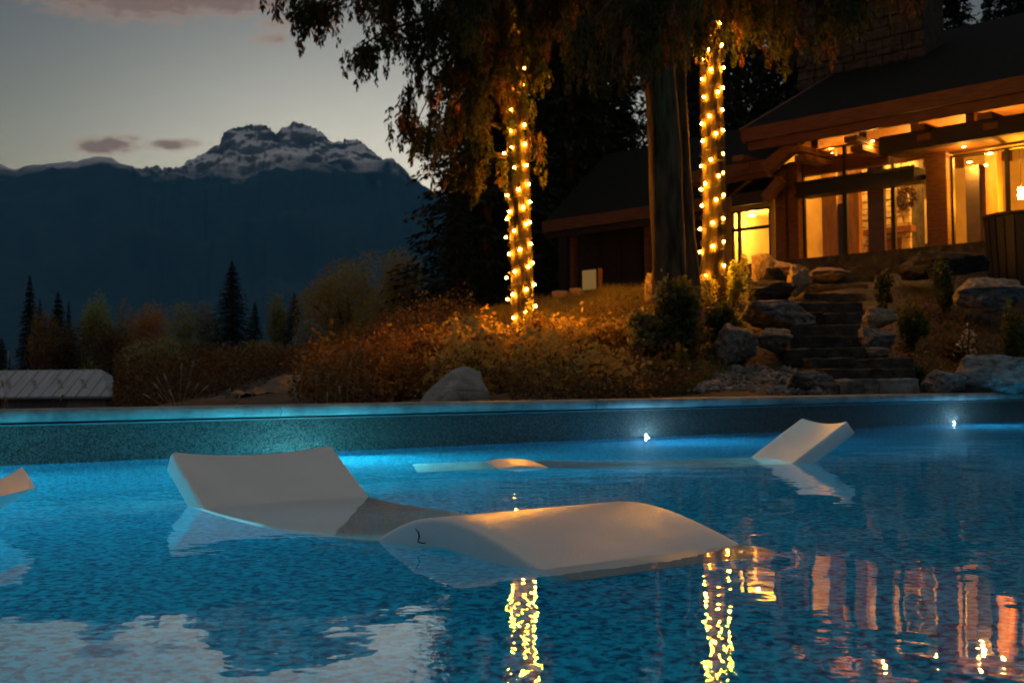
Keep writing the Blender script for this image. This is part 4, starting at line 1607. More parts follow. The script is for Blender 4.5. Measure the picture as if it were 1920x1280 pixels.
# ------------------------------------------------------------------ spruces and broadleaved trees behind
def spruce_data(seed, h, r, levels, per, leaf, sub=22):
    rng = np.random.default_rng(seed)
    C_, D_, L_, W_ = [], [], [], []
    for i in range(levels):
        q = (i + rng.uniform(-.4, .4)) / levels
        q = min(max(q, 0), .995)
        z = h * (.06 + .94 * q)
        for k in range(per):
            ln = r * (1 - q) ** .85 * rng.uniform(.55, 1.15) + .02 * h * (1 - q) * .2
            a = rng.uniform(0, 2 * math.pi)
            f = rng.uniform(.12, 1, sub) ** .8
            droop = -.30 * f ** 1.5 * ln + .08 * ln * f
            x = np.cos(a) * f * ln
            y = np.sin(a) * f * ln
            wj = rng.normal(0, .10 * ln, sub) * f
            C_.append(np.c_[x - np.sin(a) * wj, y + np.cos(a) * wj, z + droop + rng.normal(0, .015 * h / 12, sub)])
            dd = np.c_[np.cos(a) * np.ones(sub), np.sin(a) * np.ones(sub), -.45 * np.ones(sub)] + rng.normal(0, .35, (sub, 3))
            D_.append(unit(dd))
            L_.append(leaf * rng.uniform(.6, 1.3, sub) * (1 - .5 * q))
            W_.append(leaf * .42 * rng.uniform(.6, 1.3, sub) * (1 - .5 * q))
    C_, D_ = np.concatenate(C_), np.concatenate(D_)
    S_ = unit(np.cross(D_, unit(np.c_[rng.normal(0, .5, (len(C_), 2)), np.ones(len(C_))])))
    me = quadmesh(rhomb(C_, D_, S_, np.concatenate(L_), np.concatenate(W_)))
    set_tint(me, rng.uniform(0, 1, len(C_)))
    me.materials.append(L_spruce)
    return me


SPR = [spruce_data(s, 10, w_, 80, 17, .21) for s, w_ in ((1, 2.1), (2, 1.7), (3, 2.5))]
TRK = []
for k in range(2):
    V, F = tube_data([(0, 0, -.3), (.02, 0, 3), (.0, .02, 7), (0, 0, 9.9)], [.16, .12, .06, .01], 8)
    m_ = bpy.data.meshes.new('trunk')
    m_.from_pydata([tuple(v) for v in V], [], F)
    m_.materials.append(M_darkbark)
    TRK.append(m_)


def spruce(label, px, py_top, Y, wid, kind, group, zbase=None):
    """spruce whose tip is seen at (px, py_top); wid scales the crown"""
    tip = at(px, py_top, Y)
    zb = zg1(tip.x, Y) if zbase is None else zbase
    h = tip.z - zb
    o = empty('spruce_tree', (tip.x, Y, zb - .1), random.Random(int(px * 7 + Y)).uniform(0, 6.28))
    s = h / 10
    o.scale = (s * wid, s * wid, s)
    tag(o, label, 'tree', group)
    for nm, me_ in (('trunk', TRK[0]), ('crown', SPR[kind])):
        c = bpy.data.objects.new(nm, me_)
        COL.objects.link(c)
        c.parent = o
    return o


GB = 'dark spruces behind the house'
back = [(905, -260, 36, 1.0, 0, 'dark spruce standing just left of the mountain-side lit cedar'),
        (855, 130, 33, .55, 1, 'slim dark spruce at the left end of the forest, against the mountain'),
        (985, -420, 42, .85, 2, 'tall dark spruce directly behind the mountain-side lit cedar'),
        (1062, -380, 40, .7, 1, 'dark spruce above the left end of the long wing roof'),
        (1122, -300, 46, .55, 0, 'dark spruce left of the gap of evening sky over the wing roof'),
        (1160, -200, 52, .4, 1, 'thin spruce at the left side of the sky gap over the wing roof'),
        (1262, -420, 45, .6, 2, 'dark spruce behind the unlit trunk pair'),
        (1330, -350, 42, .6, 0, 'dark spruce behind the lit cedar in front of the house'),
        (1420, -60, 55, .36, 1, 'thin spruce left of the stone chimney'),
        (1510, -420, 46, .75, 2, 'dark spruce behind the stone chimney'),
        (1625, -380, 44, .75, 0, 'dark spruce rising behind the main roof, right of the chimney'),
        (1780, -300, 48, .55, 1, 'dark spruce behind the right half of the main roof'),
        (1850, -80, 58, .45, 0, 'thin spruce near the small sky gap at the upper right'),
        (1955, -400, 44, .8, 2, 'dark spruce at the upper right corner'),
        (945, -300, 48, .8, 1, 'dark spruce filling the forest edge behind the lit cedar, farther back'),
        (1030, -350, 52, .8, 2, 'far dark spruce between the left lit cedar and the wing roof'),
        (1095, -380, 56, .8, 0, 'far dark spruce over the ridge of the long wing'),
        (1295, -380, 54, .8, 1, 'far dark spruce between the unlit pair and the right lit cedar'),
        (1375, -420, 50, .55, 2, 'far dark spruce right of the lit cedar by the house'),
        (1465, -380, 52, .7, 0, 'far dark spruce touching the left side of the chimney'),
        (1570, -400, 54, .8, 1, 'far dark spruce directly above the chimney top'),
        (1700, -420, 50, .8, 2, 'far dark spruce over the middle of the main roof'),
        (1900, -360, 52, .7, 0, 'far dark spruce over the right end of the main roof'),
        (850, 300, 34, .5, 2, 'lowest dark spruce at the left end of the forest')]
for (px, py, Y, w_, kd, lb) in back:
    spruce(lb, px, py, Y, w_, kd, GB)
GV = 'valley trees beyond the pool'
for (px, py, Y, w_, kd, lb) in (
        (435, 484, 75, .80, 2, 'largest dark spruce of the valley, below the twin peak'),
        (478, 562, 78, .75, 0, 'small spruce hard against the right side of the largest valley spruce'),
        (552, 546, 80, .8, 2, 'dark spruce left of the round golden-brown tree'),
        (56, 512, 95, .62, 1, 'slender dark spruce nearest the left edge, the tallest there'),
        (75, 556, 97, .45, 1, 'short thin spruce touching the slender spruce at the left'),
        (109, 542, 96, .72, 0, 'dark spruce second in size at the left, behind the barn'),
        (129, 560, 98, .4, 1, 'very thin short spruce right of the two left spruces'),
        (3, 630, 70, .9, 2, 'dark spruce top at the left edge just above the barn roof')):
    spruce(lb, px, py, Y, w_ * 1.5, kd, GV)


def crown_data(seed, blobs, n_, leaf, mat, shell=.5):
    """leaves through a volume of overlapping lumps (centre, radii)"""
    rng = np.random.default_rng(seed)
    vol = np.array([b_[1][0] * b_[1][1] * b_[1][2] for b_ in blobs]) ** .75
    cnt = (vol / vol.sum() * n_).astype(int) + 1
    C_, T_ = [], []
    for (c, r_), m_ in zip(blobs, cnt):
        d = unit(rng.normal(0, 1, (m_, 3)))
        q = shell + (1 - shell) * rng.uniform(0, 1, (m_, 1)) ** .6
        q *= 1 + .16 * np.sin(d[:, :1] * 7 + seed) * np.sin(d[:, 2:] * 8 + 2) + rng.normal(0, .06, (m_, 1))
        C_.append(np.array(c) + d * q * np.array(r_))
        T_.append(np.clip(rng.uniform(.1, .7) + rng.normal(0, .18, m_) + .12 * d[:, 2], 0, 1))  # tint also rises towards the top of each lump
    C_ = np.concatenate(C_)
    D_ = unit(rng.normal(0, 1, C_.shape))
    S_ = unit(np.cross(D_, rng.normal(0, 1, C_.shape)))
    me = quadmesh(rhomb(C_, D_, S_, leaf * rng.uniform(.6, 1.4, len(C_)), leaf * .6 * rng.uniform(.6, 1.4, len(C_))))
    set_tint(me, np.concatenate(T_))
    me.materials.append(mat)
    return me


def lumps(seed, w, h, z0, k):
    rng = random.Random(seed)
    out_ = []
    for i in range(k):
        a = rng.uniform(0, 6.28)
        q = rng.uniform(0, .62)
        zz = z0 + (h - z0) * rng.uniform(.14, .88)
        tap = 1 - .55 * max(0, (zz - z0) / (h - z0) - .45) / .55
        s = rng.uniform(.2, .36)
        out_.append(((math.cos(a) * q * w * tap, math.sin(a) * q * w * tap, zz), (w * s * 1.25, w * s * 1.25, (h - z0) * s * .75)))
    out_.append(((0, 0, z0 + (h - z0) * .5), (w * .55, w * .55, (h - z0) * .4)))
    return out_


def broadleaf(label, px, py_top, Y, wpx, mat, seed, group, n_=2600, leaf=None, k=22, z0f=.12):
    tip = at(px, py_top, Y)
    zb = zg1(tip.x, Y)
    h = tip.z - zb
    w = wpx / FPX * Y / 2
    o = empty('broadleaf_tree', (tip.x, Y, zb - .05))
    tag(o, label, 'tree', group)
    lf = leaf or .0020 * Y
    me = crown_data(seed, lumps(seed, w, h * 1.0, h * z0f, k), n_, lf, mat)
    link('crown', me, None, o)
    parts = [tube_data([(0, 0, -.3), (.03 * w, 0, h * .3), (0, .04 * w, h * .72)], [.05 * w + .05, .04 * w + .03, .02], 8)]
    rng = random.Random(seed)
    for i in range(6):
        a = rng.uniform(0, 6.28)
        z = h * rng.uniform(.2, .5)
        parts.append(tube_data([(0, 0, z), (math.cos(a) * w * .3, math.sin(a) * w * .3, z + h * .15), (math.cos(a) * w * .55, math.sin(a) * w * .55, z + h * .25)],
                               [.025 * w + .02, .018 * w + .01, .01], 6))
    V, F = join(parts)
    mesh('trunk', V, F, M_darkbark, o, True)
    return o


for a in (('big round golden-brown tree right of the valley spruces', 650, 470, 52, 185, L_gold, 41, 6500),
          ('second golden-brown tree, right of the biggest round one', 752, 480, 50, 130, L_gold, 42, 5500),
          ('bright orange autumn tree low in the valley', 280, 576, 88, 82, L_orange, 43, 1800),
          ('yellow-green tree with a pointed top behind the barn', 177, 562, 84, 74, L_lime, 44, 2000),
          ('olive tree right of the bright orange tree', 340, 566, 86, 90, L_olive, 45, 2200),
          ('greyish tree left of the bright orange tree', 232, 566, 92, 60, L_pale, 46, 1400),
          ('pale misty tree left of the largest valley spruce', 393, 574, 82, 56, L_pale, 47, 1400),  # made-up tree standing in for drifting mist
          ('pale yellow tree left of the small dark spruce', 525, 556, 84, 56, L_olive, 48, 1500),
          ('rust-brown tree low at the far left above the barn', 82, 592, 80, 62, L_rustbush, 49, 1500),
          ('brown tree between the barn roof and the yellow-green tree', 125, 596, 72, 90, L_brown, 50, 2400),
          ('dark olive tree above the right end of the barn', 205, 612, 66, 110, L_brown, 51, 2400),
          ('shadowy brown tree below the bright orange tree', 290, 628, 62, 130, L_olive, 52, 2400),
          ('shadowy tree at the foot of the largest valley spruce', 390, 640, 58, 120, L_brown, 53, 2400),
          ('dark bushy tree right of the largest valley spruce', 500, 636, 52, 130, L_olive, 54, 2600),
          ('dim grey-green tree below the small dark spruce', 585, 600, 48, 110, L_pale, 55, 2200)):
    lb, px, py, Y, wpx, mt, sd, nn = a
    broadleaf(lb, px, py, Y, wpx * 1.5, mt, sd, GV, nn * 4)

# ------------------------------------------------------------------ stones and steps
def rock_mesh(seed, box=0.0, cuts=16):
    """angular boulder: hull of scattered points, softened edges, rough faces (unit size)"""
    rng = random.Random(seed)
    bmx = bmesh.new()
    for i in range(cuts):
        v = Vector((rng.gauss(0, 1), rng.gauss(0, 1), rng.gauss(0, 1))).normalized()
        m_ = max(abs(v.x), abs(v.y), abs(v.z))
        v = v * ((1 - box) + box / m_) * rng.uniform(.82, 1.05)
        bmx.verts.new(v)
    bmesh.ops.convex_hull(bmx, input=bmx.verts)
    bmesh.ops.delete(bmx, geom=[v for v in bmx.verts if not v.link_faces], context='VERTS')
    bmesh.ops.bevel(bmx, geom=list(bmx.edges), offset=.035, segments=1, affect='EDGES')
    bmesh.ops.triangulate(bmx, faces=bmx.faces)
    for _k in range(3):
        bmesh.ops.subdivide_edges(bmx, edges=[e for e in bmx.edges if e.calc_length() > .22], cuts=1, use_grid_fill=True)
        bmesh.ops.triangulate(bmx, faces=bmx.faces)
    for v in bmx.verts:
        q = v.co + Vector((seed, seed * .37, 0))
        ridge = noise.ridged_multi_fractal(q * 1.7, 1.0, 2.1, 4, 1.0, 2.0)
        layer = math.sin(q.z * 14 + 2.2 * noise.noise(q * 1.5))
        v.co += v.co.normalized() * (.075 * (ridge - 1.2) + .018 * layer + .05 * noise.fractal(q * 5, .8, 2, 4))
    xs = [v.co for v in bmx.verts]
    for ax in range(3):
        lo_, hi_ = min(c[ax] for c in xs), max(c[ax] for c in xs)
        for v in bmx.verts:
            v.co[ax] = (v.co[ax] - lo_) / (hi_ - lo_) * 2 - 1
    me_ = bpy.data.meshes.new('boulder')
    bmx.to_mesh(me_)
    bmx.free()
    me_.polygons.foreach_set('use_smooth', [True] * len(me_.polygons))
    me_.set_sharp_from_angle(angle=rad(24))
    return me_


RK = [rock_mesh(s, b_) for s, b_ in ((3, .2), (14, .6), (25, .1), (36, .8), (47, .45), (58, .7))]


def boulder(label, x0, y0, x1, y1, Y, kind, mat, rz=0.0, deep=.8, group='boulders beside the garden steps', sink=.15):
    """boulder filling a picture box at depth Y, its foot sunk into the slope"""
    a, b_ = at(x0, y1, Y), at(x1, y0, Y)
    w, h = (b_.x - a.x) / 2, (b_.z - a.z) / 2
    h2 = h * (1 + sink)
    o = bpy.data.objects.new('boulder', RK[kind])
    if len(RK[kind].materials) == 0:
        RK[kind].materials.append(mat)
    COL.objects.link(o)
    o.material_slots[0].link = 'OBJECT'
    o.material_slots[0].material = mat
    o.location = ((a.x + b_.x) / 2, Y + w * deep * .2, b_.z - h2)
    o.scale = (w * 1.03, w * deep, h2 * 1.03)
    o.rotation_euler = (0, 0, rz)
    tag(o, label, 'boulder', group)
    return o


M_rockamber = surf('amber_glow_stone', (0.22, 0.15, 0.09), (0.42, 0.31, 0.20), 0.9, 4, bump=.03, bscale=10, spec=.2)  # stone with the amber lamplight put into its colour
for a in (
        ('grey boulder with a pale lower half, lowest at the left of the steps', 1338, 605, 1424, 678, 15.2, 0, M_rock, .3),
        ('rounded grey boulder touching the left side of the middle steps', 1422, 614, 1486, 656, 15.4, 2, M_rock, -.2),
        ('long flat grey slab boulder left of the upper steps', 1392, 564, 1526, 614, 16.6, 3, M_rock, .1),
        ('brown-grey boulder above the long flat slab', 1400, 524, 1490, 562, 17.8, 1, M_rockdark, .2),
        ('small square dark stone in front of the orange-lit boulders', 1434, 502, 1474, 531, 18.2, 3, M_rockdark, .05),
        ('amber-lit flat-topped boulder under the yellow window', 1408, 474, 1452, 522, 19.4, 1, M_rockamber, .2),
        ('amber-lit boulder at the foot of the timber columns', 1446, 484, 1492, 520, 19.8, 5, M_rockamber, -.3),
        ('tall orange-lit stone at the head of the steps, left side', 1474, 496, 1516, 548, 18.6, 4, M_rockamber, .4),
        ('small reddish stone beside the top step', 1518, 500, 1590, 524, 20.5, 2, M_rockamber, .1),
        ('long low dark rock along the terrace edge', 1688, 468, 1862, 516, 20.0, 0, M_rockdark, .05),
        ('large grey-brown boulder on the slope under the tub', 1796, 518, 1922, 580, 17.0, 2, M_rock, -.15),
        ('pale boulder on top of the stack right of the steps', 1617, 576, 1678, 612, 15.8, 4, M_rockamber, .2),
        ('layered grey stone in the middle of the stack right of the steps', 1615, 608, 1676, 652, 15.5, 5, M_rock, .1),
        ('small grey stone at the bottom of the stack right of the steps', 1618, 650, 1670, 672, 15.2, 1, M_rock, .3),
        ('squared grey boulder at the lower left of the steps', 1478, 696, 1578, 742, 13.2, 3, M_rock, .08),
        ('wedge-shaped boulder on the coping right of the bottom step', 1728, 692, 1818, 740, 13.6, 0, M_rock, .5),
        ('biggest boulder at the right edge above the coping', 1796, 664, 1950, 742, 13.9, 4, M_rock, -.2)):
    lb, x0, y0, x1, y1, Y, kd, mt, rz = a
    boulder(lb, x0, y0, x1, y1, Y, kd, mt, rz)
for a in (('low amber-lit boulder left end by the long wing', 1034, 544, 1066, 562, 24, 1, M_rockamber, .1),
          ('amber-lit flat boulder right of the post by the long wing', 1066, 540, 1102, 566, 24, 3, M_rockamber, .0),
          ('amber-lit standing stone in front of the unlit trunk pair', 1208, 512, 1240, 560, 18.6, 4, M_rockamber, .2)):
    lb, x0, y0, x1, y1, Y, kd, mt, rz = a
    boulder(lb, x0, y0, x1, y1, Y, kd, mt, rz, group='amber-lit stones near the long wing')

# pointed rock behind the coping
pk = at(872, 683, 10.6)
bl, br = at(752, 756, 10.6), at(934, 756, 10.6)
cx = pk.x
H_ = pk.z - bl.z + .25
zb = bl.z - .25
Vr = [(bl.x, 0, 0), (br.x, .05, 0), (br.x - .05, .7, 0), (bl.x + .1, .75, 0), (pk.x - .10, .16, H_ * .97), (pk.x + .02, .22, H_), (pk.x + .11, .16, H_ * .92), (pk.x - .35, .10, H_ * .62), (pk.x - .12, -.04, H_ * .60),
      (pk.x + .20, .02, H_ * .58), (pk.x - .06, .45, H_ * .9)]
bmx = bmesh.new()
for v in Vr:
    bmx.verts.new((v[0] - cx, v[1], v[2]))
bmesh.ops.convex_hull(bmx, input=bmx.verts)
bmesh.ops.delete(bmx, geom=[v for v in bmx.verts if not v.link_faces], context='VERTS')
bmesh.ops.bevel(bmx, geom=list(bmx.edges), offset=.02, segments=2, affect='EDGES')
bmesh.ops.triangulate(bmx, faces=bmx.faces)
for _k in range(2):
    bmesh.ops.subdivide_edges(bmx, edges=[e for e in bmx.edges if e.calc_length() > .08], cuts=1, use_grid_fill=True)
    bmesh.ops.triangulate(bmx, faces=bmx.faces)
for v in bmx.verts:
    v.co += Vector((1, 1, 1)) * (.018 * noise.fractal(v.co * 7, 1, 2, 4))
o = bm_obj('boulder', bmx, surf('pale_granite', (.16, .15, .13), (.44, .42, .38), .9, 5, bump=.03, bscale=12, spec=.2, lo=.3, hi=.7), None, True)
o.location = (cx, 10.6, zb)
tag(o, 'pointed tent-shaped grey boulder standing alone behind the coping', 'boulder')

# steps: rough stone treads set into the slope
steps = empty('garden_steps', at(1640, 738, 13.2))
tag(steps, 'flight of rough dark stone steps climbing to the house', 'steps')
sb = steps.location.copy()
STEP = [(1576, 1726, 710, 742, 13.1), (1530, 1722, 690, 712, 13.8), (1522, 1716, 671, 690, 14.4), (1478, 1622, 652, 671, 15.0), (1482, 1618, 630, 652, 15.6),
        (1486, 1618, 609, 630, 16.3), (1494, 1618, 586, 609, 17.0), (1500, 1620, 566, 586, 17.8), (1506, 1624, 548, 566, 18.7), (1512, 1630, 531, 548, 19.7), (1522, 1640, 516, 531, 20.8), (1545, 1690, 500, 516, 22.2)]
rng = random.Random(9)
for i, (x0, x1, y0, y1, Y) in enumerate(STEP):
    n_ = 2 if i in (0, 1, 2, 6) else 1
    cuts_ = [x0] + [x0 + (x1 - x0) * rng.uniform(.4, .6)] * (n_ - 1) + [x1]
    for k in range(n_):
        a, b_ = at(cuts_[k] + 1, y1, Y), at(cuts_[k + 1] - 1, y0, Y)
        bmx = bmesh.new()
        for z in (a.z - .10, b_.z):
            for y in (Y, Y + 1.25):
                for x in (a.x, b_.x):
                    bmx.verts.new((x - sb.x + rng.uniform(-.02, .02), y - sb.y + rng.uniform(-.03, .03), z - sb.z + rng.uniform(-.012, .012)))
        bmx.verts.ensure_lookup_table()
        for f in BOXF:
            bmx.faces.new([bmx.verts[j] for j in f])
        bmesh.ops.recalc_face_normals(bmx, faces=bmx.faces)
        bmesh.ops.bevel(bmx, geom=list(bmx.edges), offset=.012, segments=1, affect='EDGES')
        bmesh.ops.subdivide_edges(bmx, edges=[e for e in bmx.edges if e.calc_length() > .3], cuts=9, use_grid_fill=True)
        for v in bmx.verts:
            v.co += Vector((.3, 1, .6)) * (.022 * noise.fractal(v.co * 6 + Vector((i * 3, k, 0)), .7, 2, 4))
        bm_obj('step', bmx, M_rock if i == 0 else M_rockdark, steps, True).data.set_sharp_from_angle(angle=rad(26))

# stake by the long wing
sp_ = at(1125, 556, 23.5)
V, F = tube_data([(0, 0, -.3), (0, 0, .02), (.005, 0, (556 - 503) / FPX * 23.5)], [.05, .05, .045], 8)
st = mesh('wooden_stake', V, F, M_timber)
st.location = sp_
tag(st, 'amber-lit wooden stake standing before the long dark wing', 'stake')

# rubble at the foot of the slope
rng = np.random.default_rng(12)
RUB = []
for k in range(900):
    px = rng.uniform(1285, 1560)
    Y = rng.uniform(12.9, 15.0)
    x = (px - 960) / FPX * Y
    nd = (Vector((x, Y, 0)) - W0).dot(WN)
    if nd < .55 or px < 1290 + (Y - 12.9) * 40:
        continue
    RUB.append((x, Y, zg1(x, Y), rng.uniform(.015, .055) * (1.6 if rng.uniform() < .06 else 1)))
ico = bmesh.new()
bmesh.ops.create_icosphere(ico, subdivisions=1, radius=1)
iv = np.array([v.co[:] for v in ico.verts])
iff = [[v.index for v in f.verts] for f in ico.faces]
ico.free()
V, F = [], []
for (x, y, z, s) in RUB:
    o_ = len(V)
    jj = iv * (1 + rng.normal(0, .22, iv.shape)) * s * rng.uniform(.6, 1.4, 3)
    V += [tuple(q) for q in jj + np.array((x, y, z + s * .25))]
    F += [tuple(i + o_ for i in f) for f in iff]
ru = mesh('rubble', V, F, M_rock)
tag(ru, 'scatter of broken stone on the bare slope left of the steps', kind='stuff')
# earth mound behind the coping at the left
mc = at(548, 745, 17)
bmx = bmesh.new()
bmesh.ops.create_grid(bmx, x_segments=30, y_segments=30, size=1)
for v in bmx.verts:
    q = max(0, 1 - math.hypot(v.co.x, v.co.y))
    v.co = Vector((v.co.x * .72, v.co.y * 1.0, .27 * (q * q * (3 - 2 * q)) + .07 * noise.fractal(v.co * 4, 1, 2, 4) - .10))
o = bm_obj('earth_mound', bmx, surf('bare_earth', (.09, .07, .05), (.17, .14, .10), .95, 6, bump=.03), None, True)
o.location = (mc.x, 17, zg1(mc.x, 17) + .05)
tag(o, 'small bare brown earth mound behind the coping at the left', 'mound')


# ------------------------------------------------------------------ shrubs, grass and undergrowth
def slope_pts(rng, n_, pxr, Yr):
    px = rng.uniform(*pxr, n_)
    Y = rng.uniform(*Yr, n_)
    x = (px - 960) / FPX * Y
    nd = (x - W0.x) * WN.x + (Y - W0.y) * WN.y
    k = nd > .55
    return px[k], x[k], Y[k], zg(x[k], Y[k])


def shrub(label, px, py_top, Y, wpx, mat, seed, n_=900, leaf=.05, group='shrubs on the bank', kind='shrub', stems=True, k=12):
    tip = at(px, py_top, Y)
    zb = zg1(tip.x, Y)
    h = max(.25, tip.z - zb)
    w = wpx / FPX * Y / 2
    o = empty('shrub', (tip.x, Y, zb))
    tag(o, label, kind, group)
    me_ = crown_data(seed, lumps(seed, w, h, h * .02, k), n_, leaf, mat, shell=.35)
    link('foliage', me_, None, o)
    rg = random.Random(seed)
    parts = []
    for i in range(7):
        a = rg.uniform(0, 6.28)
        q = rg.uniform(.2, .75) * w
        parts.append(tube_data([(0, 0, -.05), (math.cos(a) * q * .4, math.sin(a) * q * .4, h * .4), (math.cos(a) * q, math.sin(a) * q, h * rg.uniform(.6, .95))], [.014, .010, .004], 5))
    V, F = join(parts)
    mesh('stems', V, F, M_darkbark, o)
    return o


for a in (
        ('glowing rust-orange shrub left of the pointed boulder', 805, 632, 15.5, 120, L_rustbush, 61, 1500, .06),
        ('rust-orange shrub low behind the coping, far left of the pointed boulder', 700, 672, 15.5, 150, L_rustbush, 62, 1600, .06),
        ('brown-red shrub at the left end of the bank', 625, 690, 16.5, 120, L_brown, 63, 1400, .06),
        ('golden shrub right behind the pointed boulder', 905, 618, 16.4, 120, L_gold, 64, 1600, .055),
        ('small bright shrub at the foot of the mountain-side lit cedar', 1012, 596, 16.9, 56, L_orange, 65, 700, .05),
        ('yellow-green leafy sprig lit by the lowest bulbs of the left cedar', 990, 566, 17.4, 30, L_bright, 66, 260, .06),
        ('dark red-brown shrub right of the pointed boulder', 985, 668, 14.6, 120, L_brown, 67, 1400, .055),
        ('brown shrub in the middle of the bank', 1085, 640, 15.4, 130, L_brown, 68, 1500, .055),
        ('golden-brown shrub on the bank below the long wing', 1150, 606, 16.8, 120, L_gold, 69, 1500, .055),
        ('big green bush below the unlit trunk pair', 1270, 528, 15.2, 150, L_green, 70, 3000, .055),
        ('green-brown bush left of the big green bush', 1205, 575, 15.4, 110, L_olive, 71, 1700, .055),
        ('dark green bush between the big bush and the boulders', 1352, 566, 15.9, 110, L_green, 72, 2000, .05),
        ('leafy sapling in front of the unlit trunks', 1240, 492, 15.3, 66, L_olive, 73, 700, .055),
        ('pale yellow flowering plant under the lit cedar by the house', 1320, 522, 18.05, 66, L_bright, 74, 520, .055),
        ('leafy shrub glowing beside the foot of the right lit cedar', 1376, 488, 18.2, 56, L_lime, 75, 520, .055),
        ('dark shrub under the yellow window', 1396, 478, 19.0, 34, L_olive, 76, 360, .05),
        ('small golden sapling low on the bank', 1272, 640, 14.6, 46, L_gold, 77, 380, .05),
        ('low green mound of leaves above the coping left of the rubble', 1235, 684, 13.7, 130, L_green, 78, 1500, .045),
        ('dark low shrub above the coping in the middle of the bank', 1130, 690, 13.3, 110, L_brown, 79, 1200, .05),
        ('grassy green tuft plant right of the top steps', 1655, 510, 17.8, 56, L_greengrass, 80, 700, .05),
        ('tall green tuft plant on the slope below the long rock', 1770, 488, 17.5, 70, L_greengrass, 81, 900, .05),
        ('green bush right of the stone stack', 1706, 580, 15.8, 84, L_green, 82, 1100, .05),
        ('dark green plant at the right edge of the slope', 1895, 560, 15.5, 84, L_green, 83, 1100, .05),
        ('small green tuft right of the lowest steps', 1722, 688, 13.9, 40, L_greengrass, 84, 380, .04),
        ('brown shrub on the slope below the big boulder', 1800, 630, 15.2, 130, L_brown, 85, 1000, .045)):
    lb, px, py, Y, wpx, mt, sd, nn, lf = a
    shrub(lb, px, py, Y, wpx, mt, sd, nn, lf * 1.35)
fl = shrub('plant with pale cream flowers on the dark slope', 1812, 604, 14.9, 62, L_flower, 86, 110, .05, kind='flowers', group='flowers on the slope')

# undergrowth: mixed low leaves over the bank
rng = np.random.default_rng(77)


def cover(name, label, n_, pxr, Yr, hmax, leaf, mat, keep=None, blade=False):
    px, x, Y, z = slope_pts(rng, n_, pxr, Yr)
    edge = np.clip((px - pxr[0]) / 90, 0, 1) * np.clip((pxr[1] - px) / 90, 0, 1)
    if keep is not None or True:
        k = rng.uniform(0, 1, len(px)) < edge
        k &= keep(px, x, Y, z) if keep is not None else True
        px, x, Y, z = px[k], x[k], Y[k], z[k]
    m_ = len(x)
    lump = np.array([noise.fractal((a * 1.4, b_ * 1.4, 2.0), 1, 2, 3) for a, b_ in zip(x, Y)])
    hh = hmax * np.clip(.55 + lump * .8, .12, 1.2)
    if blade:
        hh = hh * rng.uniform(.5, 1.1, m_)
        ln = rng.normal(0, .28, (m_, 2)) * hh[:, None]
        wd = leaf * rng.uniform(.6, 1.4, m_)
        ang = rng.uniform(0, math.pi, m_)
        ox, oy = np.cos(ang) * wd, np.sin(ang) * wd
        Q = np.stack([np.c_[x - ox, Y - oy, z - .03], np.c_[x + ox, Y + oy, z - .03], np.c_[x + ln[:, 0], Y + ln[:, 1], z + hh]], 1).reshape(-1, 3)
        me_ = quadmesh(Q, 3)
        set_tint(me_, np.clip(rng.uniform(0, 1, m_) * .7 + lump * .4 + .1, 0, 1), 3)
    else:
        C_ = np.c_[x, Y, z + hh * rng.uniform(0, 1, m_) ** .8]
        D_ = unit(rng.normal(0, 1, (m_, 3)))
        S_ = unit(np.cross(D_, rng.normal(0, 1, (m_, 3))))
        Q = rhomb(C_, D_, S_, leaf * rng.uniform(.6, 1.5, m_), leaf * .55 * rng.uniform(.6, 1.5, m_))
        me_ = quadmesh(Q)
        set_tint(me_, np.clip(rng.normal(.42, .2, m_) + lump * .5, 0, 1))
    o_ = link(name, me_, mat)
    tag(o_, label, kind='stuff')
    return o_


notstair = lambda px, x, Y, z: ~((px > 735) & (px < 955) & (Y < 11.7)) & ~((px > 1470) & (px < 1690 + (13.8 - Y) * 10)) & ~((px > 1290 + (Y - 12.9) * 40) & (px < 1560) & (Y < 15.2))
cover('undergrowth', 'brown undergrowth covering the bank behind the pool', 26000, (540, 1330), (10, 19), .45, .055, L_brown, notstair)
clump = lambda sd, th: (lambda px, x, Y, z: notstair(px, x, Y, z) & (np.array([noise.fractal((a * .9, b_ * .9, sd), 1, 2, 2) for a, b_ in zip(x, Y)]) > th))
cover('undergrowth', 'rust-red leafy clumps on the left half of the bank', 19000, (560, 960), (10.5, 18), .75, .08, L_rustbush, clump(11.0, .02))
cover('undergrowth', 'golden leafy clumps round the foot of the left lit cedar', 17000, (780, 1230), (11.5, 18), .70, .08, L_gold, clump(23.0, .08))
cover('undergrowth', 'dull brown weeds on the far side of the bank toward the valley', 20000, (520, 900), (18, 32), .7, .055, L_brown)
cover('undergrowth', 'dim brown weeds on the slope right of the steps', 9000, (1640, 1960), (12.5, 19), .20, .045, L_brown, notstair)
cover('undergrowth', 'low green plants between the boulders and the green bushes', 5000, (1130, 1480), (13, 20), .22, .05, L_green, notstair)
cover('grass', 'dry amber-lit grass along the crest of the bank', 26000, (800, 1330), (17, 24), .24, .006, L_grass, None, True)
cover('grass', 'green grass blades low on the slope above the coping', 9000, (1050, 1400), (12.3, 16), .16, .005, L_greengrass, notstair, True)
cover('grass', 'thin green grass between the boulders on the slope right of the steps', 6000, (1640, 1960), (13, 21), .22, .005, L_greengrass, notstair, True)

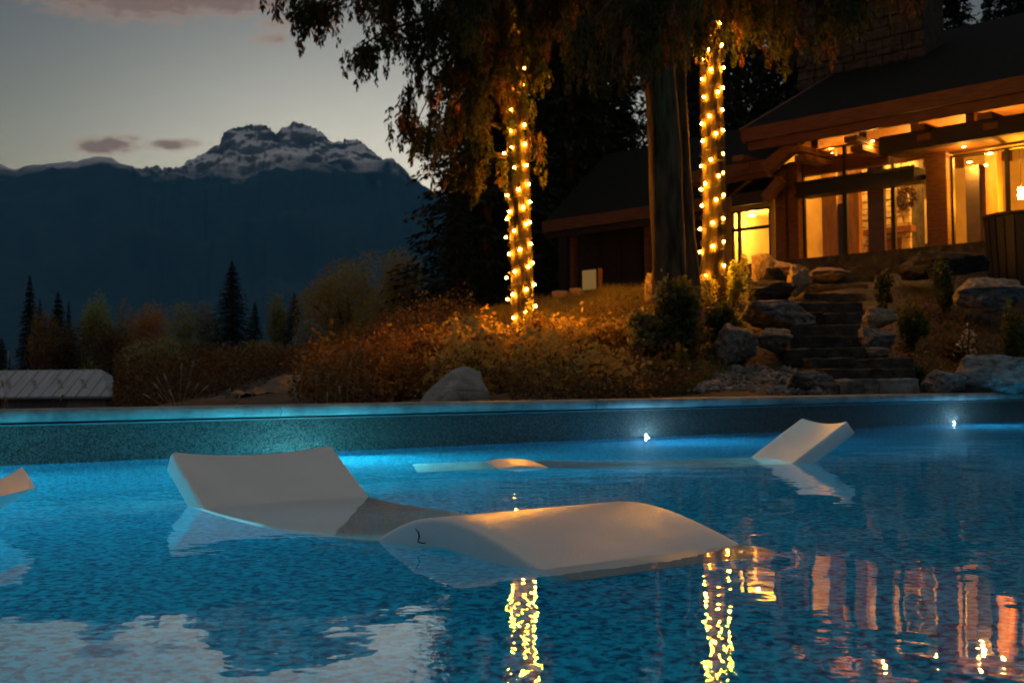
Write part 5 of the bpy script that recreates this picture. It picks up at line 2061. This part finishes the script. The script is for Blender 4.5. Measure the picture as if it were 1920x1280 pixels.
# thicket filling the valley edge below the trees
px = rng.uniform(212, 860, 42000)
Y = rng.uniform(24, 58, 42000)
x = (px - 960) / FPX * Y
z = zg(x, Y)
lump = np.array([noise.fractal((a * .25, b_ * .25, 5.0), 1, 2, 4) for a, b_ in zip(x, Y)])
hh = np.clip((.040 * Y + .42 - z) * np.clip(.72 + lump * .55, .3, 1.1), .15, 6)
C_ = np.c_[x, Y, z + hh * rng.uniform(0, 1, len(x)) ** .7]
D_ = unit(rng.normal(0, 1, C_.shape))
S_ = unit(np.cross(D_, rng.normal(0, 1, C_.shape)))
me = quadmesh(rhomb(C_, D_, S_, .0028 * Y * rng.uniform(.6, 1.5, len(x)), .0017 * Y * rng.uniform(.6, 1.5, len(x))))
set_tint(me, np.clip(rng.normal(.25, .2, len(x)) + lump * .4, 0, 1))
th = link('thicket', me, L_brown)
tag(th, 'dark thicket of bushes between the pool and the valley trees', kind='stuff')


# dry grass stalks with pale seed heads, just behind the coping
def stalks(label, specs, Y, seed):
    rg = random.Random(seed)
    x0 = at(specs[0][0], 760, Y)
    zb_ = zg1(x0.x, Y)
    o_ = empty('seedhead_grass', (x0.x, Y, zb_))
    tag(o_, label, 'grass stalks', 'dry stalks behind the coping')
    for (bx, tx, ty) in specs:
        a = at(bx, 770, Y)
        b_ = at(tx, ty, Y + rg.uniform(-.1, .1))
        p0 = Vector((a.x - x0.x, 0, -.05))
        p2 = Vector((b_.x - x0.x, b_.y - Y, b_.z - zb_))
        p1 = (p0 + p2) / 2 + Vector((-(p2.x - p0.x) * .15, 0, .03))
        V, F = tube_data([p0, p1, p2], [.0028, .0022, .0014], 5)
        s_ = mesh('stalk', V, F, M_straw, o_)
        d = (p2 - p1).normalized()
        V, F = tube_data([p2 - d * .01, p2 + d * .015, p2 + d * .045, p2 + d * .065], [.003, .0085, .008, .002], 6)
        mesh('seed_head', V, F, M_straw, s_)


M_straw = surf('straw_stalk', (.24, .19, .11), (.38, .31, .19), .8, 30)
stalks('tallest spray of dry stalks with pale seed heads at the left', [(330, 300, 718), (332, 312, 712), (335, 340, 694), (338, 352, 728), (340, 365, 730), (336, 380, 732), (330, 296, 728), (334, 322, 742), (342, 360, 690), (330, 305, 748), (326, 280, 745)], 9.6, 1)
stalks('few dry stalks at the far left in front of the barn', [(5, 15, 672), (18, 6, 725), (100, 113, 752)], 9.0, 2)
stalks('sparse dry stalks left of the earth mound', [(415, 425, 745), (420, 428, 740), (468, 472, 745), (440, 446, 752)], 9.8, 3)
stalks('dry stalks between the earth mound and the pointed boulder', [(565, 567, 696), (560, 562, 738), (592, 593, 715), (612, 616, 712), (628, 631, 725), (650, 657, 690), (615, 614, 744), (640, 637, 735)], 10.0, 4)
stalks('dry stalks right of the pointed boulder above the coping', [(1030, 1020, 728), (1070, 1045, 718), (1080, 1078, 700), (1100, 1108, 722), (1120, 1130, 732), (1150, 1142, 712), (1072, 1060, 738)], 11.2, 5)
